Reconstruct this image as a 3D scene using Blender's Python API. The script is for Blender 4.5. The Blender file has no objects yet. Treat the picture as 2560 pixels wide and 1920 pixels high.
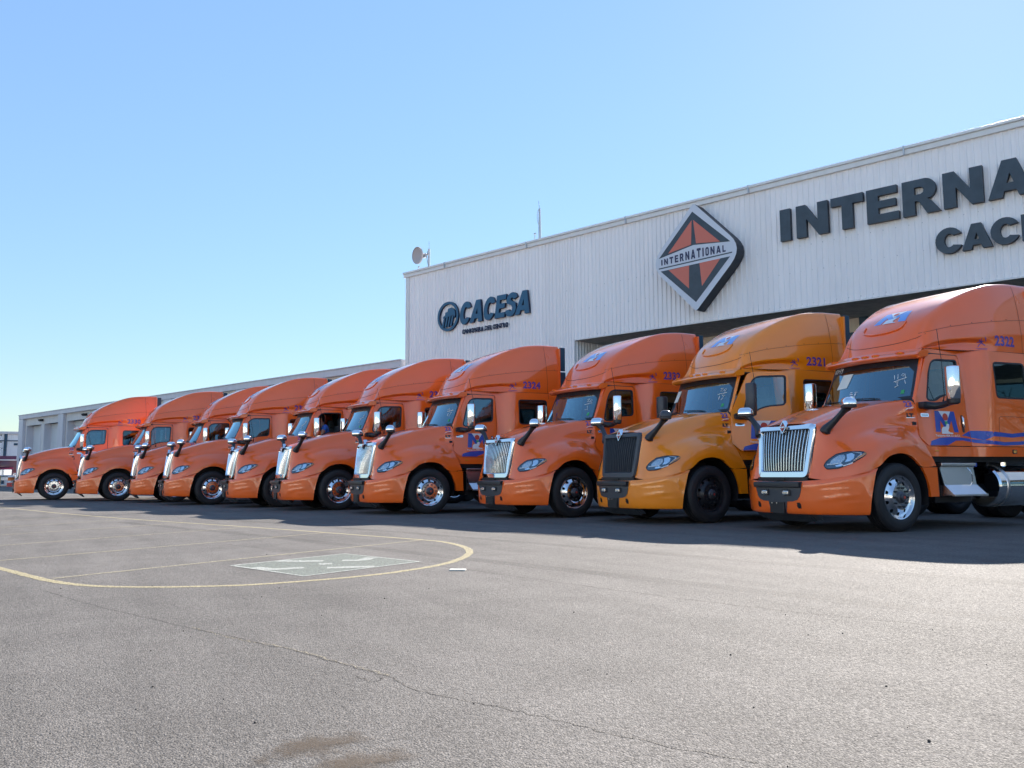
import bpy, bmesh, math, random
from math import sin, cos, pi, radians, sqrt, atan2
from mathutils import Vector, Matrix, noise
from mathutils.bvhtree import BVHTree
from mathutils.geometry import delaunay_2d_cdt
random.seed(7)
SC = bpy.context.scene
COL = SC.collection

# ------------------------------------------------------------ camera, sky, sun, exposure
CAM_YAW, CAM_PITCH, CAM_ROLL, CAM_H = -118.8993, 5.93, -0.30, 0.869
FOC = 2164.2 / 2560 * 36
_y, _p, _r = map(radians, (CAM_YAW, CAM_PITCH, CAM_ROLL))
_f = Vector((cos(_y)*cos(_p), sin(_y)*cos(_p), sin(_p)))
_rt = Vector((sin(_y), -cos(_y), 0)); _up = _rt.cross(_f)
_R = _rt*cos(_r) + _up*sin(_r); _U = -_rt*sin(_r) + _up*cos(_r)
cd = bpy.data.cameras.new('camera'); cd.lens = FOC; cd.sensor_width = 36; cd.clip_end = 3000; cd.clip_start = .05
cam = bpy.data.objects.new('camera', cd); COL.objects.link(cam)
m = Matrix((_R, _U, -_f)).transposed().to_4x4(); m.translation = Vector((0, 0, CAM_H)); cam.matrix_world = m
SC.camera = cam
SUN_AZ, SUN_EL = -148.8, 30.5
w = bpy.data.worlds.new('World'); SC.world = w; w.use_nodes = True
nt = w.node_tree; bg = nt.nodes['Background']
sky = nt.nodes.new('ShaderNodeTexSky'); sky.sky_type = 'NISHITA'; sky.sun_disc = False
sky.sun_elevation = radians(SUN_EL); sky.sun_rotation = radians(90 - SUN_AZ)
sky.altitude = 0; sky.air_density = 1.0; sky.dust_density = 0.05; sky.ozone_density = 4.5
# compress the sky's range a little, the same way in every direction (hue kept)
bw = nt.nodes.new('ShaderNodeRGBToBW'); pw = nt.nodes.new('ShaderNodeMath'); pw.operation = 'POWER'; pw.inputs[1].default_value = -0.5
sv = nt.nodes.new('ShaderNodeVectorMath'); sv.operation = 'SCALE'
nt.links.new(sky.outputs[0], bw.inputs[0]); nt.links.new(bw.outputs[0], pw.inputs[0]); nt.links.new(sky.outputs[0], sv.inputs[0]); nt.links.new(pw.outputs[0], sv.inputs['Scale'])
tn = nt.nodes.new('ShaderNodeVectorMath'); tn.operation = 'MULTIPLY'; tn.inputs[1].default_value = (.71, .67, .61); nt.links.new(sv.outputs[0], tn.inputs[0]); nt.links.new(tn.outputs[0], bg.inputs[0]); bg.inputs[1].default_value = 0.15
sd = bpy.data.lights.new('sun', 'SUN'); sd.energy = 3.7; sd.angle = radians(.53); sd.color = (1, .93, .84)
so = bpy.data.objects.new('sun', sd); COL.objects.link(so)
sdir = Vector((cos(radians(SUN_AZ))*cos(radians(SUN_EL)), sin(radians(SUN_AZ))*cos(radians(SUN_EL)), sin(radians(SUN_EL))))
so.rotation_euler = sdir.to_track_quat('Z', 'Y').to_euler()
SC.view_settings.view_transform = 'Standard'; SC.view_settings.look = 'None'
SC.view_settings.gamma = 1; SC.view_settings.use_curve_mapping = False
SC.view_settings.exposure = 1.9
SC.render.engine = 'CYCLES'
SC.cycles.max_bounces = 8; SC.cycles.transparent_max_bounces = 16

# ------------------------------------------------------------ materials
def mat(name, col, rough=.5, metal=0., coat=0., spec=.5, emit=None, bump=None, var=None, nscale=None):
    m = bpy.data.materials.new(name); m.use_nodes = True
    n = m.node_tree.nodes; l = m.node_tree.links; b = n['Principled BSDF']
    b.inputs['Base Color'].default_value = (*col, 1); b.inputs['Roughness'].default_value = rough
    b.inputs['Metallic'].default_value = metal; b.inputs['Coat Weight'].default_value = coat
    b.inputs['Coat Roughness'].default_value = .015; b.inputs['Coat IOR'].default_value = 1.55; b.inputs['Specular IOR Level'].default_value = spec
    tc = n.new('ShaderNodeTexCoord')
    if var:   # soft colour variation (dirt / ageing), amount var at nscale
        nz = n.new('ShaderNodeTexNoise'); nz.inputs['Scale'].default_value = nscale or 3; nz.inputs['Detail'].default_value = 6
        l.new(tc.outputs['Object'], nz.inputs['Vector'])
        cr = n.new('ShaderNodeMapRange'); cr.inputs[1].default_value = .3; cr.inputs[2].default_value = .7
        cr.inputs[3].default_value = 1-var; cr.inputs[4].default_value = 1+var*.5
        l.new(nz.outputs[0], cr.inputs[0])
        mx = n.new('ShaderNodeVectorMath'); mx.operation = 'SCALE'; mx.inputs[0].default_value = col
        l.new(cr.outputs[0], mx.inputs['Scale']); l.new(mx.outputs[0], b.inputs['Base Color'])
        mr = n.new('ShaderNodeMapRange'); mr.inputs[3].default_value = max(rough-.06, 0); mr.inputs[4].default_value = min(rough+.08, 1)
        l.new(nz.outputs[0], mr.inputs[0]); l.new(mr.outputs[0], b.inputs['Roughness'])
    if bump:
        nz = n.new('ShaderNodeTexNoise'); nz.inputs['Scale'].default_value = bump[0]; nz.inputs['Detail'].default_value = 3
        l.new(tc.outputs['Object'], nz.inputs['Vector'])
        bp = n.new('ShaderNodeBump'); bp.inputs['Strength'].default_value = bump[1]; bp.inputs['Distance'].default_value = bump[2]
        l.new(nz.outputs[0], bp.inputs['Height']); l.new(bp.outputs[0], b.inputs['Normal'])
    return m
M = {}
M['paint'] = mat('orange_paint', (.95, .145, .008), .30, 0, 1, .5, var=.05, nscale=.8)
M['paint_y'] = mat('amber_paint', (.96, .275, .003), .30, 0, 1, .5, var=.05, nscale=.8)
M['chrome'] = mat('chrome', (.86, .88, .9), .06, 1)
M['alu'] = mat('polished_aluminium', (.8, .8, .81), .13, 1, bump=(9, .15, .004))
M['treadplate'] = mat('brushed_aluminium', (.72, .72, .74), .32, 1, bump=(60, .2, .002))
M['plastic'] = mat('black_plastic', (.018, .02, .026), .42, bump=(220, .25, .0006))
M['greyplastic'] = mat('grey_plastic', (.045, .055, .07), .4, bump=(220, .25, .0006))
M['rubber'] = mat('tyre_rubber', (.014, .015, .018), .62, bump=(90, .2, .001))
M['dark'] = mat('chassis_black', (.012, .013, .016), .55, var=.3, nscale=6)
M['seam'] = mat('seam_shadow_gap', (.15, .028, .010), .8)
M['void'] = mat('dark_void', (.008, .008, .01), .9)
M['blueglare'] = mat('glare_blue_vinyl', (.12, .30, .72), .3, coat=.6)  # emblem blue lightened to paint in the glare on the fairing brow
M['steel'] = mat('black_steel', (.02, .02, .024), .35, .2)
M['castiron'] = mat('hub_casting', (.09, .095, .11), .4, .6, var=.2, nscale=20)
M['lampglass'] = mat('lamp_reflector', (.62, .62, .62), .22, .8)
M['lampdark'] = mat('lamp_housing', (.05, .055, .07), .2, .3, .6)
M['white'] = mat('white_vinyl', (.78, .78, .8), .35)
M['blue'] = mat('blue_vinyl', (.02, .07, .42), .35, coat=.5)
M['purple'] = mat('purple_vinyl', (.10, .055, .33), .4, coat=.5)
M['red'] = mat('red_vinyl', (.55, .06, .035), .4)
M['green'] = mat('green_vinyl', (.05, .35, .12), .4)
M['amber'] = mat('amber_lens', (.8, .3, .02), .15, 0, 1)
M['interior'] = mat('cab_trim', (.06, .065, .075), .7)
M['seatfab'] = mat('seat_fabric', (.10, .10, .115), .85)
M['paper'] = mat('paper_sheet', (.75, .78, .72), .7)
M['chalk'] = mat('white_marker', (.8, .82, .85), .7)
M['skin'] = mat('skin', (.42, .22, .14), .5)
M['hair'] = mat('dark_hair', (.02, .015, .012), .6)
M['shirt_b'] = mat('blue_shirt', (.03, .13, .5), .8)
M['shirt_w'] = mat('pale_blue_shirt', (.45, .58, .68), .8)
M['trouser'] = mat('dark_trousers', (.02, .025, .04), .8)

def glass_mat(name, tint, ior=1.55):
    m = bpy.data.materials.new(name); m.use_nodes = True
    n = m.node_tree.nodes; l = m.node_tree.links; n.remove(n['Principled BSDF'])
    t = n.new('ShaderNodeBsdfTransparent'); t.inputs[0].default_value = (*tint, 1)
    g = n.new('ShaderNodeBsdfGlossy'); g.inputs['Roughness'].default_value = .015; g.inputs[0].default_value = (.62, .90, 1, 1)
    f = n.new('ShaderNodeFresnel'); f.inputs[0].default_value = ior
    mp = n.new('ShaderNodeMath'); mp.operation = 'MULTIPLY_ADD'; mp.inputs[1].default_value = 2.2; mp.inputs[2].default_value = .10; mp.use_clamp = True
    mx = n.new('ShaderNodeMixShader'); l.new(f.outputs[0], mp.inputs[0]); l.new(mp.outputs[0], mx.inputs[0])
    l.new(t.outputs[0], mx.inputs[1]); l.new(g.outputs[0], mx.inputs[2]); l.new(mx.outputs[0], n['Material Output'].inputs[0])
    return m
M['glass'] = glass_mat('window_glass', (.26, .42, .45))
M['wsglass'] = glass_mat('windscreen_glass', (.22, .40, .44)); M['wsglass'].node_tree.nodes['Math'].inputs[2].default_value = .17
M['tint'] = glass_mat('sleeper_glass', (.03, .04, .05), 1.3)
M['lens'] = glass_mat('clear_lens', (.93, .95, .97), 1.2)

# ------------------------------------------------------------ mesh helpers
def link(o, parent=None):
    COL.objects.link(o)
    if parent: o.parent = parent
    return o
def mk(name, vs, fs, material, parent=None, smooth=False, mirror=False, merge=True, fix=True):
    vs = [tuple(v) for v in vs]; fs = [tuple(f) for f in fs]
    if mirror:
        n = len(vs); vs += [(x, -y, z) for x, y, z in vs]; fs += [tuple(i+n for i in reversed(f)) for f in fs]
    me = bpy.data.meshes.new(name); me.from_pydata(vs, [], fs)
    bm = bmesh.new(); bm.from_mesh(me)
    if merge: bmesh.ops.remove_doubles(bm, verts=bm.verts, dist=1e-5)
    if fix: bmesh.ops.recalc_face_normals(bm, faces=bm.faces)
    bm.to_mesh(me); bm.free()
    if isinstance(material, (list, tuple)):
        for q in material: me.materials.append(q)
    else: me.materials.append(material)
    if smooth:
        me.polygons.foreach_set('use_smooth', [True]*len(me.polygons))
        ang = radians(38 if smooth is True else smooth)
        me.set_sharp_from_angle(angle=ang)
    return link(bpy.data.objects.new(name, me), parent)
class G:
    """collects primitives, links them as one mesh object"""
    def __init__(s): s.v = []; s.f = []; s.m = []; s.cur = 0
    def add(s, vs, fs, mi=None):
        n = len(s.v); s.v += [tuple(v) for v in vs]; s.f += [tuple(i+n for i in f) for f in fs]; s.m += [s.cur if mi is None else mi]*len(fs)
    def box(s, x0, x1, y0, y1, z0, z1, b=0, mi=None):
        if b <= 0:
            vs = [(x, y, z) for z in (z0, z1) for y in (y0, y1) for x in (x0, x1)]
            s.add(vs, [(0, 2, 3, 1), (4, 5, 7, 6), (0, 1, 5, 4), (1, 3, 7, 5), (3, 2, 6, 7), (2, 0, 4, 6)], mi)
        else:
            bm = bmesh.new(); bmesh.ops.create_cube(bm, size=1)
            for v in bm.verts: v.co = Vector(((x0+x1)/2+v.co.x*(x1-x0), (y0+y1)/2+v.co.y*(y1-y0), (z0+z1)/2+v.co.z*(z1-z0)))
            bmesh.ops.bevel(bm, geom=bm.edges, offset=b, segments=2, affect='EDGES', profile=.5)
            s.addbm(bm, mi)
    def addbm(s, bm, mi=None, mtx=None):
        bm.verts.ensure_lookup_table()
        for i, v in enumerate(bm.verts): v.index = i
        s.add([(mtx @ v.co) if mtx else v.co for v in bm.verts], [[v.index for v in f.verts] for f in bm.faces], mi); bm.free()
    def tube(s, pts, r, n=8, mi=None, cap=True):
        pts = [Vector(p) for p in pts if p is not None]
        if len(pts) < 2: return
        rr = r if isinstance(r, (list, tuple)) else [r]*len(pts); rings = []
        for i, p in enumerate(pts):
            d = (pts[min(i+1, len(pts)-1)] - pts[max(i-1, 0)]).normalized()
            a = Vector((0, 0, 1)) if abs(d.z) < .9 else Vector((1, 0, 0))
            u = d.cross(a).normalized(); q = d.cross(u)
            rings.append([p + (u*cos(2*pi*k/n) + q*sin(2*pi*k/n))*rr[i] for k in range(n)])
        vs = [v for R in rings for v in R]; fs = []
        for i in range(len(pts)-1):
            for k in range(n): fs.append((i*n+k, i*n+(k+1) % n, (i+1)*n+(k+1) % n, (i+1)*n+k))
        if cap: fs += [tuple(range(n))[::-1], tuple((len(pts)-1)*n+k for k in range(n))]
        s.add(vs, fs, mi)
    def lathe(s, prof, n=48, axis='y', org=(0, 0, 0), mi=None, a0=0, a1=2*pi):
        """prof: list of (radius, offset along axis)"""
        full = abs(a1-a0-2*pi) < 1e-6; cnt = n if full else n+1; vs = []; fs = []
        for r, t in prof:
            for k in range(cnt):
                a = a0+(a1-a0)*k/n; c, d = r*cos(a), r*sin(a)
                p = {'y': (c, t, d), 'x': (t, c, d), 'z': (c, d, t)}[axis]
                vs.append((p[0]+org[0], p[1]+org[1], p[2]+org[2]))
        for i in range(len(prof)-1):
            for k in range(n):
                k2 = (k+1) % cnt; fs.append((i*cnt+k, i*cnt+k2, (i+1)*cnt+k2, (i+1)*cnt+k))
        s.add(vs, fs, mi)
    def prism(s, poly, y0, y1, axis='y', mi=None):
        """polygon in the two other axes extruded along axis"""
        n = len(poly)
        def P(a, b, t): return {'y': (a, t, b), 'x': (t, a, b), 'z': (a, b, t)}[axis]
        t2, tr = cdt([Vector(p) for p in poly], [], 0)
        s.add([P(v[0], v[1], y0) for v in t2], tr, mi); s.add([P(v[0], v[1], y1) for v in t2], tr, mi)
        s.add([P(*p, y0) for p in poly]+[P(*p, y1) for p in poly], [(i, (i+1) % n, n+(i+1) % n, n+i) for i in range(n)], mi)
    def build(s, name, mats, parent=None, smooth=False, mirror=False, merge=True):
        if mirror == 'split':
            o = s.build(name, mats, parent, smooth, False, merge); s.v = [(x, -y, z) for x, y, z in s.v]; s.build(name, mats, parent, smooth, False, merge); return o
        if not isinstance(mats, (list, tuple)): mats = [mats]
        v, f, mm = s.v, s.f, s.m
        if mirror:
            n = len(v); v = v+[(x, -y, z) for x, y, z in v]; f = f+[tuple(i+n for i in reversed(q)) for q in s.f]; mm = mm+mm
        me = bpy.data.meshes.new(name); me.from_pydata(v, [], f)
        for q in mats: me.materials.append(q)
        me.polygons.foreach_set('material_index', mm)
        bm = bmesh.new(); bm.from_mesh(me)
        if merge: bmesh.ops.remove_doubles(bm, verts=bm.verts, dist=1e-5)
        bmesh.ops.recalc_face_normals(bm, faces=bm.faces); bm.to_mesh(me); bm.free()
        if smooth:
            me.polygons.foreach_set('use_smooth', [True]*len(me.polygons)); me.set_sharp_from_angle(angle=radians(38 if smooth is True else smooth))
        return link(bpy.data.objects.new(name, me), parent)
def cr(p0, p1, p2, p3, t):
    return .5*((2*p1)+(-p0+p2)*t+(2*p0-5*p1+4*p2-p3)*t*t+(-p0+3*p1-3*p2+p3)*t*t*t)
def crline(P, n):
    P = [Vector(p) for p in P if p is not None]; out = []
    for i in range(len(P)-1):
        a = P[i-1] if i > 0 else 2*P[0]-P[1]; d = P[i+2] if i+2 < len(P) else 2*P[-1]-P[-2]
        for k in range(n): out.append(cr(a, P[i], P[i+1], d, k/n))
    out.append(P[-1].copy()); return out
def net(rows, nu, nv):
    """rows[k][s] control net -> smooth grid verts, faces, (R, C)"""
    A = [crline(r, nu) for r in rows]; C = len(A[0])
    cols = [crline([A[k][c] for k in range(len(A))], nv) for c in range(C)]; R = len(cols[0])
    vs = [cols[c][r] for r in range(R) for c in range(C)]
    fs = [(r*C+c, r*C+c+1, (r+1)*C+c+1, (r+1)*C+c) for r in range(R-1) for c in range(C-1)]
    return vs, fs, R, C
def inside(p, poly):
    x, y = p[0], p[1]; c = False; j = len(poly)-1
    for i in range(len(poly)):
        a, b = poly[i], poly[j]
        if (a[1] > y) != (b[1] > y) and x < (b[0]-a[0])*(y-a[1])/(b[1]-a[1])+a[0]: c = not c
        j = i
    return c
def densify(poly, h):
    out = []
    for i in range(len(poly)):
        a = Vector(poly[i][:2]); b = Vector(poly[(i+1) % len(poly)][:2]); n = max(1, int((b-a).length/h)) if h > 0 else 1
        out += [a.lerp(b, k/n) for k in range(n)]
    return out
def cdt(outer, holes, h):
    """triangulate outline with holes; h>0 adds interior points of that spacing"""
    loops = [densify(l, h) for l in [outer]+list(holes)]
    vs = []; es = []
    for l in loops:
        n0 = len(vs); vs += l; es += [(n0+i, n0+(i+1) % len(l)) for i in range(len(l))]
    if h > 0:
        xs = [p.x for p in loops[0]]; ys = [p.y for p in loops[0]]
        nx = int((max(xs)-min(xs))/h); ny = int((max(ys)-min(ys))/h)
        for i in range(1, nx+1):
            for j in range(1, ny+1):
                p = Vector((min(xs)+i*h*(max(xs)-min(xs))/(h*(nx+1)), min(ys)+j*h*(max(ys)-min(ys))/(h*(ny+1))))
                if inside(p, loops[0]) and not any(inside(p, l) for l in loops[1:]) and min((p-q).length for l in loops for q in l) > h*.4: vs.append(p)
    V, E, F, *_ = delaunay_2d_cdt(vs, es, [], 1, 1e-6)
    out = []
    for f in F:
        if len(holes):
            c = sum((V[i] for i in f), Vector((0, 0)))/len(f)
            if any(inside(c, l) for l in loops[1:]): continue
        out.append(tuple(f))
    return V, out
def rounded(pts, r, n=4):
    """round the corners of a polygon; r scalar or per corner"""
    out = []; N = len(pts)
    for i in range(N):
        p = Vector(pts[i]); a = Vector(pts[i-1]); b = Vector(pts[(i+1) % N]); rr = r[i] if isinstance(r, (list, tuple)) else r
        if rr <= 0: out.append(p); continue
        da = (a-p); db = (b-p); la = min(rr, da.length*.45); lb = min(rr, db.length*.45)
        s = p+da.normalized()*la; e = p+db.normalized()*lb
        out += [((1-t)**2*s+2*t*(1-t)*p+t*t*e) for t in [k/n for k in range(n+1)]]
    return out
def offset_poly(poly, d):
    out = []; N = len(poly)
    ar = sum(poly[i][0]*poly[(i+1) % N][1]-poly[(i+1) % N][0]*poly[i][1] for i in range(N)); sg = 1 if ar > 0 else -1
    for i in range(N):
        a, p, b = Vector(poly[i-1]), Vector(poly[i]), Vector(poly[(i+1) % N])
        n1 = (p-a).normalized(); n2 = (b-p).normalized(); t = (n1+n2)
        t = t.normalized() if t.length > 1e-6 else n1
        nrm = Vector((t.y, -t.x))*sg; out.append(p+nrm*d)
    return out
def interp(x, tab):
    if x <= tab[0][0]: return tab[0][1]
    for (a, b), (c, d) in zip(tab, tab[1:]):
        if x <= c: return b+(d-b)*(x-a)/(c-a)
    return tab[-1][1]
def sstep(a, b, x):
    t = max(0, min(1, (x-a)/(b-a))); return t*t*(3-2*t)
def tag(o, label=None, cat=None, group=None, kind=None):
    if label: o['label'] = label
    if cat: o['category'] = cat
    if group: o['group'] = group
    if kind: o['kind'] = kind
    return o
def empty(name, loc=(0, 0, 0), rz=0, parent=None):
    o = bpy.data.objects.new(name, None); o.empty_display_size = .3; o.location = loc; o.rotation_euler = (0, 0, rz); return link(o, parent)
def text_mesh(s, size, bold=0., squeeze=1.):
    c = bpy.data.curves.new('txt', 'FONT'); c.body = s; c.size = size; c.offset = bold; c.resolution_u = 3; c.space_character = 1.06
    o = bpy.data.objects.new('txt', c); COL.objects.link(o)
    dg = bpy.context.evaluated_depsgraph_get(); me = bpy.data.meshes.new_from_object(o.evaluated_get(dg))
    vs = [(v.co.x*squeeze, v.co.y) for v in me.vertices]; fs = [tuple(p.vertices) for p in me.polygons]
    bpy.data.objects.remove(o); bpy.data.curves.remove(c); bpy.data.meshes.remove(me); return vs, fs

# ------------------------------------------------------------ ground
def asphalt(name, dark=1.0):
    m = bpy.data.materials.new(name); m.use_nodes = True; n = m.node_tree.nodes; l = m.node_tree.links; b = n['Principled BSDF']
    tc = n.new('ShaderNodeTexCoord')
    def nz(sc, det=4, rough=.6):
        q = n.new('ShaderNodeTexNoise'); q.inputs['Scale'].default_value = sc; q.inputs['Detail'].default_value = det; q.inputs['Roughness'].default_value = rough
        l.new(tc.outputs['Object'], q.inputs['Vector']); return q.outputs[0]
    def ramp(src, a, c, lo, hi):
        q = n.new('ShaderNodeMapRange'); q.inputs[1].default_value = a; q.inputs[2].default_value = c; q.inputs[3].default_value = lo; q.inputs[4].default_value = hi
        l.new(src, q.inputs[0]); return q.outputs[0]
    def mul(a, c):
        q = n.new('ShaderNodeMath'); q.operation = 'MULTIPLY'; l.new(a, q.inputs[0]); l.new(c, q.inputs[1]); return q.outputs[0]
    vo = n.new('ShaderNodeTexVoronoi'); vo.inputs['Scale'].default_value = 150; l.new(tc.outputs['Object'], vo.inputs['Vector'])
    sep = n.new('ShaderNodeSeparateColor'); l.new(vo.outputs['Color'], sep.inputs[0])
    stone = ramp(sep.outputs[0], 0, 1, .68, 1.4)
    mort = ramp(vo.outputs['Distance'], .0, .6, 1.1, .5)
    v = mul(mul(stone, mort), ramp(nz(38, 3), .3, .7, .8, 1.2))
    v = mul(v, ramp(nz(.35, 5), .3, .7, .80, 1.12)); v = mul(v, ramp(nz(2.3, 5), .3, .7, .9, 1.08))
    # long directional wear streaks
    mp = n.new('ShaderNodeMapping'); mp.inputs['Scale'].default_value = (2.2, .25, 1); mp.inputs['Rotation'].default_value = (0, 0, radians(-18)); l.new(tc.outputs['Object'], mp.inputs[0])
    st = n.new('ShaderNodeTexNoise'); st.inputs['Scale'].default_value = 1.2; st.inputs['Detail'].default_value = 5; l.new(mp.outputs[0], st.inputs['Vector'])
    v = mul(v, ramp(st.outputs[0], .35, .65, .9, 1.07))
    col = n.new('ShaderNodeVectorMath'); col.operation = 'SCALE'; col.inputs[0].default_value = (.228*dark, .210*dark, .194*dark); l.new(v, col.inputs['Scale'])
    l.new(col.outputs[0], b.inputs['Base Color']); b.inputs['Specular IOR Level'].default_value = .16
    l.new(ramp(sep.outputs[1], 0, 1, .7, 1), b.inputs['Roughness'])
    hs = n.new('ShaderNodeMath'); hs.operation = 'MULTIPLY_ADD'; l.new(vo.outputs['Distance'], hs.inputs[0]); hs.inputs[1].default_value = -.8; l.new(nz(24, 4), hs.inputs[2])
    bp = n.new('ShaderNodeBump'); bp.inputs['Strength'].default_value = 1; bp.inputs['Distance'].default_value = .0042; l.new(hs.outputs[0], bp.inputs['Height']); l.new(bp.outputs[0], b.inputs['Normal'])
    return m, (vo, sep)
M['asphalt'], _ = asphalt('asphalt')
gr = mk('ground', [(-900, -900, 0), (900, -900, 0), (900, 900, 0), (-900, 900, 0)], [(0, 1, 2, 3)], M['asphalt']); tag(gr, kind='structure')

def worn(name, col, cover):
    """paint worn through to asphalt speckle: mixes opaque paint with transparency by noise"""
    m = mat(name, col, .7); n = m.node_tree.nodes; l = m.node_tree.links
    tc = n.new('ShaderNodeTexCoord'); v = n.new('ShaderNodeTexNoise'); v.inputs['Scale'].default_value = 70; v.inputs['Detail'].default_value = 8; v.inputs['Roughness'].default_value = .75
    l.new(tc.outputs['Object'], v.inputs['Vector']); r = n.new('ShaderNodeMapRange'); r.inputs[1].default_value = cover-.08; r.inputs[2].default_value = cover+.12; l.new(v.outputs[0], r.inputs[0])
    l.new(r.outputs[0], n['Principled BSDF'].inputs['Alpha'])
    vo = n.new('ShaderNodeTexVoronoi'); vo.inputs['Scale'].default_value = 150; l.new(tc.outputs['Object'], vo.inputs['Vector']); se = n.new('ShaderNodeSeparateColor'); l.new(vo.outputs['Color'], se.inputs[0])
    q = n.new('ShaderNodeMapRange'); q.inputs[3].default_value = .72; q.inputs[4].default_value = 1.15; l.new(se.outputs[0], q.inputs[0]); sc_ = n.new('ShaderNodeVectorMath'); sc_.operation = 'SCALE'; sc_.inputs[0].default_value = col; l.new(q.outputs[0], sc_.inputs['Scale']); l.new(sc_.outputs[0], n['Principled BSDF'].inputs['Base Color'])
    bp = n.new('ShaderNodeBump'); bp.inputs['Distance'].default_value = .004; bp.invert = True; l.new(vo.outputs['Distance'], bp.inputs['Height']); l.new(bp.outputs[0], n['Principled BSDF'].inputs['Normal']); n['Principled BSDF'].inputs['Specular IOR Level'].default_value = .2; return m
M['yline'] = worn('worn_yellow_paint', (.44, .38, .235), .42)
M['wline'] = worn('worn_pale_paint', (.44, .39, .27), .455)
M['gpaint'] = worn('worn_green_paint', (.215, .235, .205), .42)
M['wpaint'] = worn('worn_white_paint', (.46, .47, .43), .43)
def ribbon(name, pts, wd, material, z=.004, parent=None, jitter=0., cl=3, kind=None):
    P = [Vector((p[0], p[1], 0)) for p in pts]; P = crline(P, cl) if cl else P
    L, Rr = [], []
    for i, p in enumerate(P):
        d = (P[min(i+1, len(P)-1)]-P[max(i-1, 0)]).normalized(); nn = Vector((-d.y, d.x, 0))
        ww = wd*(1+jitter*random.uniform(-1, 1)); o = nn*random.uniform(-1, 1)*jitter*wd
        L.append(p+o+nn*ww/2+Vector((0, 0, z))); Rr.append(p+o-nn*ww/2+Vector((0, 0, z)))
    n = len(P); o = mk(name, L+Rr, [(i, i+1, n+i+1, n+i) for i in range(n-1)], material, parent, merge=False, fix=False)
    return o
pm = empty('bay_markings', (0, 0, 0)); tag(pm, kind='structure')
ribbon('border_line', [(3.2, -36.0), (.75, -28.57), (-.6, -23.3), (-1.86, -19.0), (-3.25, -15.06), (-3.94, -12.94), (-4.60, -10.8), (-4.68, -10.4), (-4.66, -9.97), (-4.55, -9.41), (-4.34, -8.87), (-4.01, -8.33), (-3.57, -7.84), (-3.13, -7.53), (-2.67, -7.31), (-2.14, -7.19), (-1.61, -7.16), (-1.14, -7.29), (-.7, -7.53), (-.43, -7.8), (-.21, -8.21), (-.01, -8.83), (.23, -9.69), (1.1, -12.5), (2.6, -17.5)], .085, M['yline'], .002, pm, cl=12, jitter=.07)
for a, b in [((-.19, -8.48), (-4.62, -10.8)), ((.25, -10.56), (-3.94, -12.94)), ((.29, -12.86), (-3.25, -15.06)), ((.38, -15.14), (-2.5, -17.06)), ((.44, -17.39), (-1.86, -19.2)), ((.51, -19.87), (-1.2, -21.13)), ((.58, -22.26), (-.62, -23.19))]:
    d = Vector(a)-Vector(b); a2 = Vector(a)+d*.35 if a[1] < -9 else Vector(a)
    ribbon('bay_line', [b, (Vector(b)+a2)/2, a2], .06, M['wline'], .0035, pm, cl=20, jitter=.1)
sq = [Vector(p) for p in [(-1.73, -8.76), (-3.06, -9.39), (-3.43, -8.15), (-2.09, -7.52)]]
V2, F2 = cdt(sq, [], 0); mk('disabled_bay_panel', [(v.x, v.y, .002) for v in V2], F2, M['gpaint'], pm)
ribbon('panel_border', sq+[sq[0]], .05, M['wpaint'], .0035, pm, cl=0)
for nm, pts, ww in [('symbol_stroke', [(-1.86, -8.45), (-1.99, -8.20), (-2.28, -8.20)], .15), ('symbol_stroke', [(-2.22, -8.95), (-2.40, -8.82), (-2.62, -8.72)], .15),
                    ('symbol_stroke', [(-2.46, -8.06), (-2.66, -8.00), (-2.88, -7.93)], .15), ('symbol_stroke', [(-2.80, -8.66), (-2.98, -8.60), (-3.16, -8.80)], .13), ('symbol_stroke', [(-2.49, -8.43), (-2.61, -8.40)], .13)]:
    ribbon(nm, pts, ww, M['wpaint'], .004, pm, cl=6, jitter=.06)
M['crack'] = worn('dark_crack', (.09, .08, .07), .44); M['sealer'] = worn('crack_sand', (.30, .26, .19), .47)  # dark crack lines and sandy crack fill, broken up by noise
def crack(pts, wd, seed, material):
    random.seed(seed); P = crline([Vector((*p, 0)) for p in pts], 14); out = []
    for i, p in enumerate(P): out.append((p.x+random.uniform(-.012, .012), p.y+random.uniform(-.012, .012)))
    o = ribbon('crack', out, wd, material, .0015, pm, jitter=.5, cl=0); return o
crack([(-.12, -7.6), (-.46, -6.44), (-.84, -5.34), (-1.14, -4.5), (-1.38, -3.66), (-1.4, -3.36), (-1.61, -2.86), (-1.78, -2.38), (-1.95, -2.01)], .007, 3, M['crack'])
crack([(-.84, -5.36), (-1.0, -4.85), (-1.16, -4.5), (-1.3, -4.0), (-1.39, -3.66)], .010, 4, M['sealer'])
crack([(-2.12, -11.76), (-2.57, -10.29), (-3.13, -9.07), (-3.44, -7.68), (-3.83, -5.57), (-4.15, -4.23), (-4.58, -3.13)], .009, 5, M['crack'])
crack([(-1.38, -3.66), (-1.30, -3.58), (-1.27, -3.70)], .006, 8, M['crack'])
M['oil'] = mat('oil_stain', (.065, .040, .02), .8); n_ = M['oil'].node_tree.nodes; l_ = M['oil'].node_tree.links
tc_ = n_.new('ShaderNodeTexCoord'); nz_ = n_.new('ShaderNodeTexNoise'); nz_.inputs['Scale'].default_value = 7; nz_.inputs['Detail'].default_value = 9; nz_.inputs['Roughness'].default_value = .7; l_.new(tc_.outputs['Object'], nz_.inputs['Vector'])
ln_ = n_.new('ShaderNodeVectorMath'); ln_.operation = 'LENGTH'; sc2 = n_.new('ShaderNodeVectorMath'); sc2.operation = 'MULTIPLY'; sc2.inputs[1].default_value = (5.2, 7.5, 1); l_.new(tc_.outputs['Object'], sc2.inputs[0]); l_.new(sc2.outputs[0], ln_.inputs[0])
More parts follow.
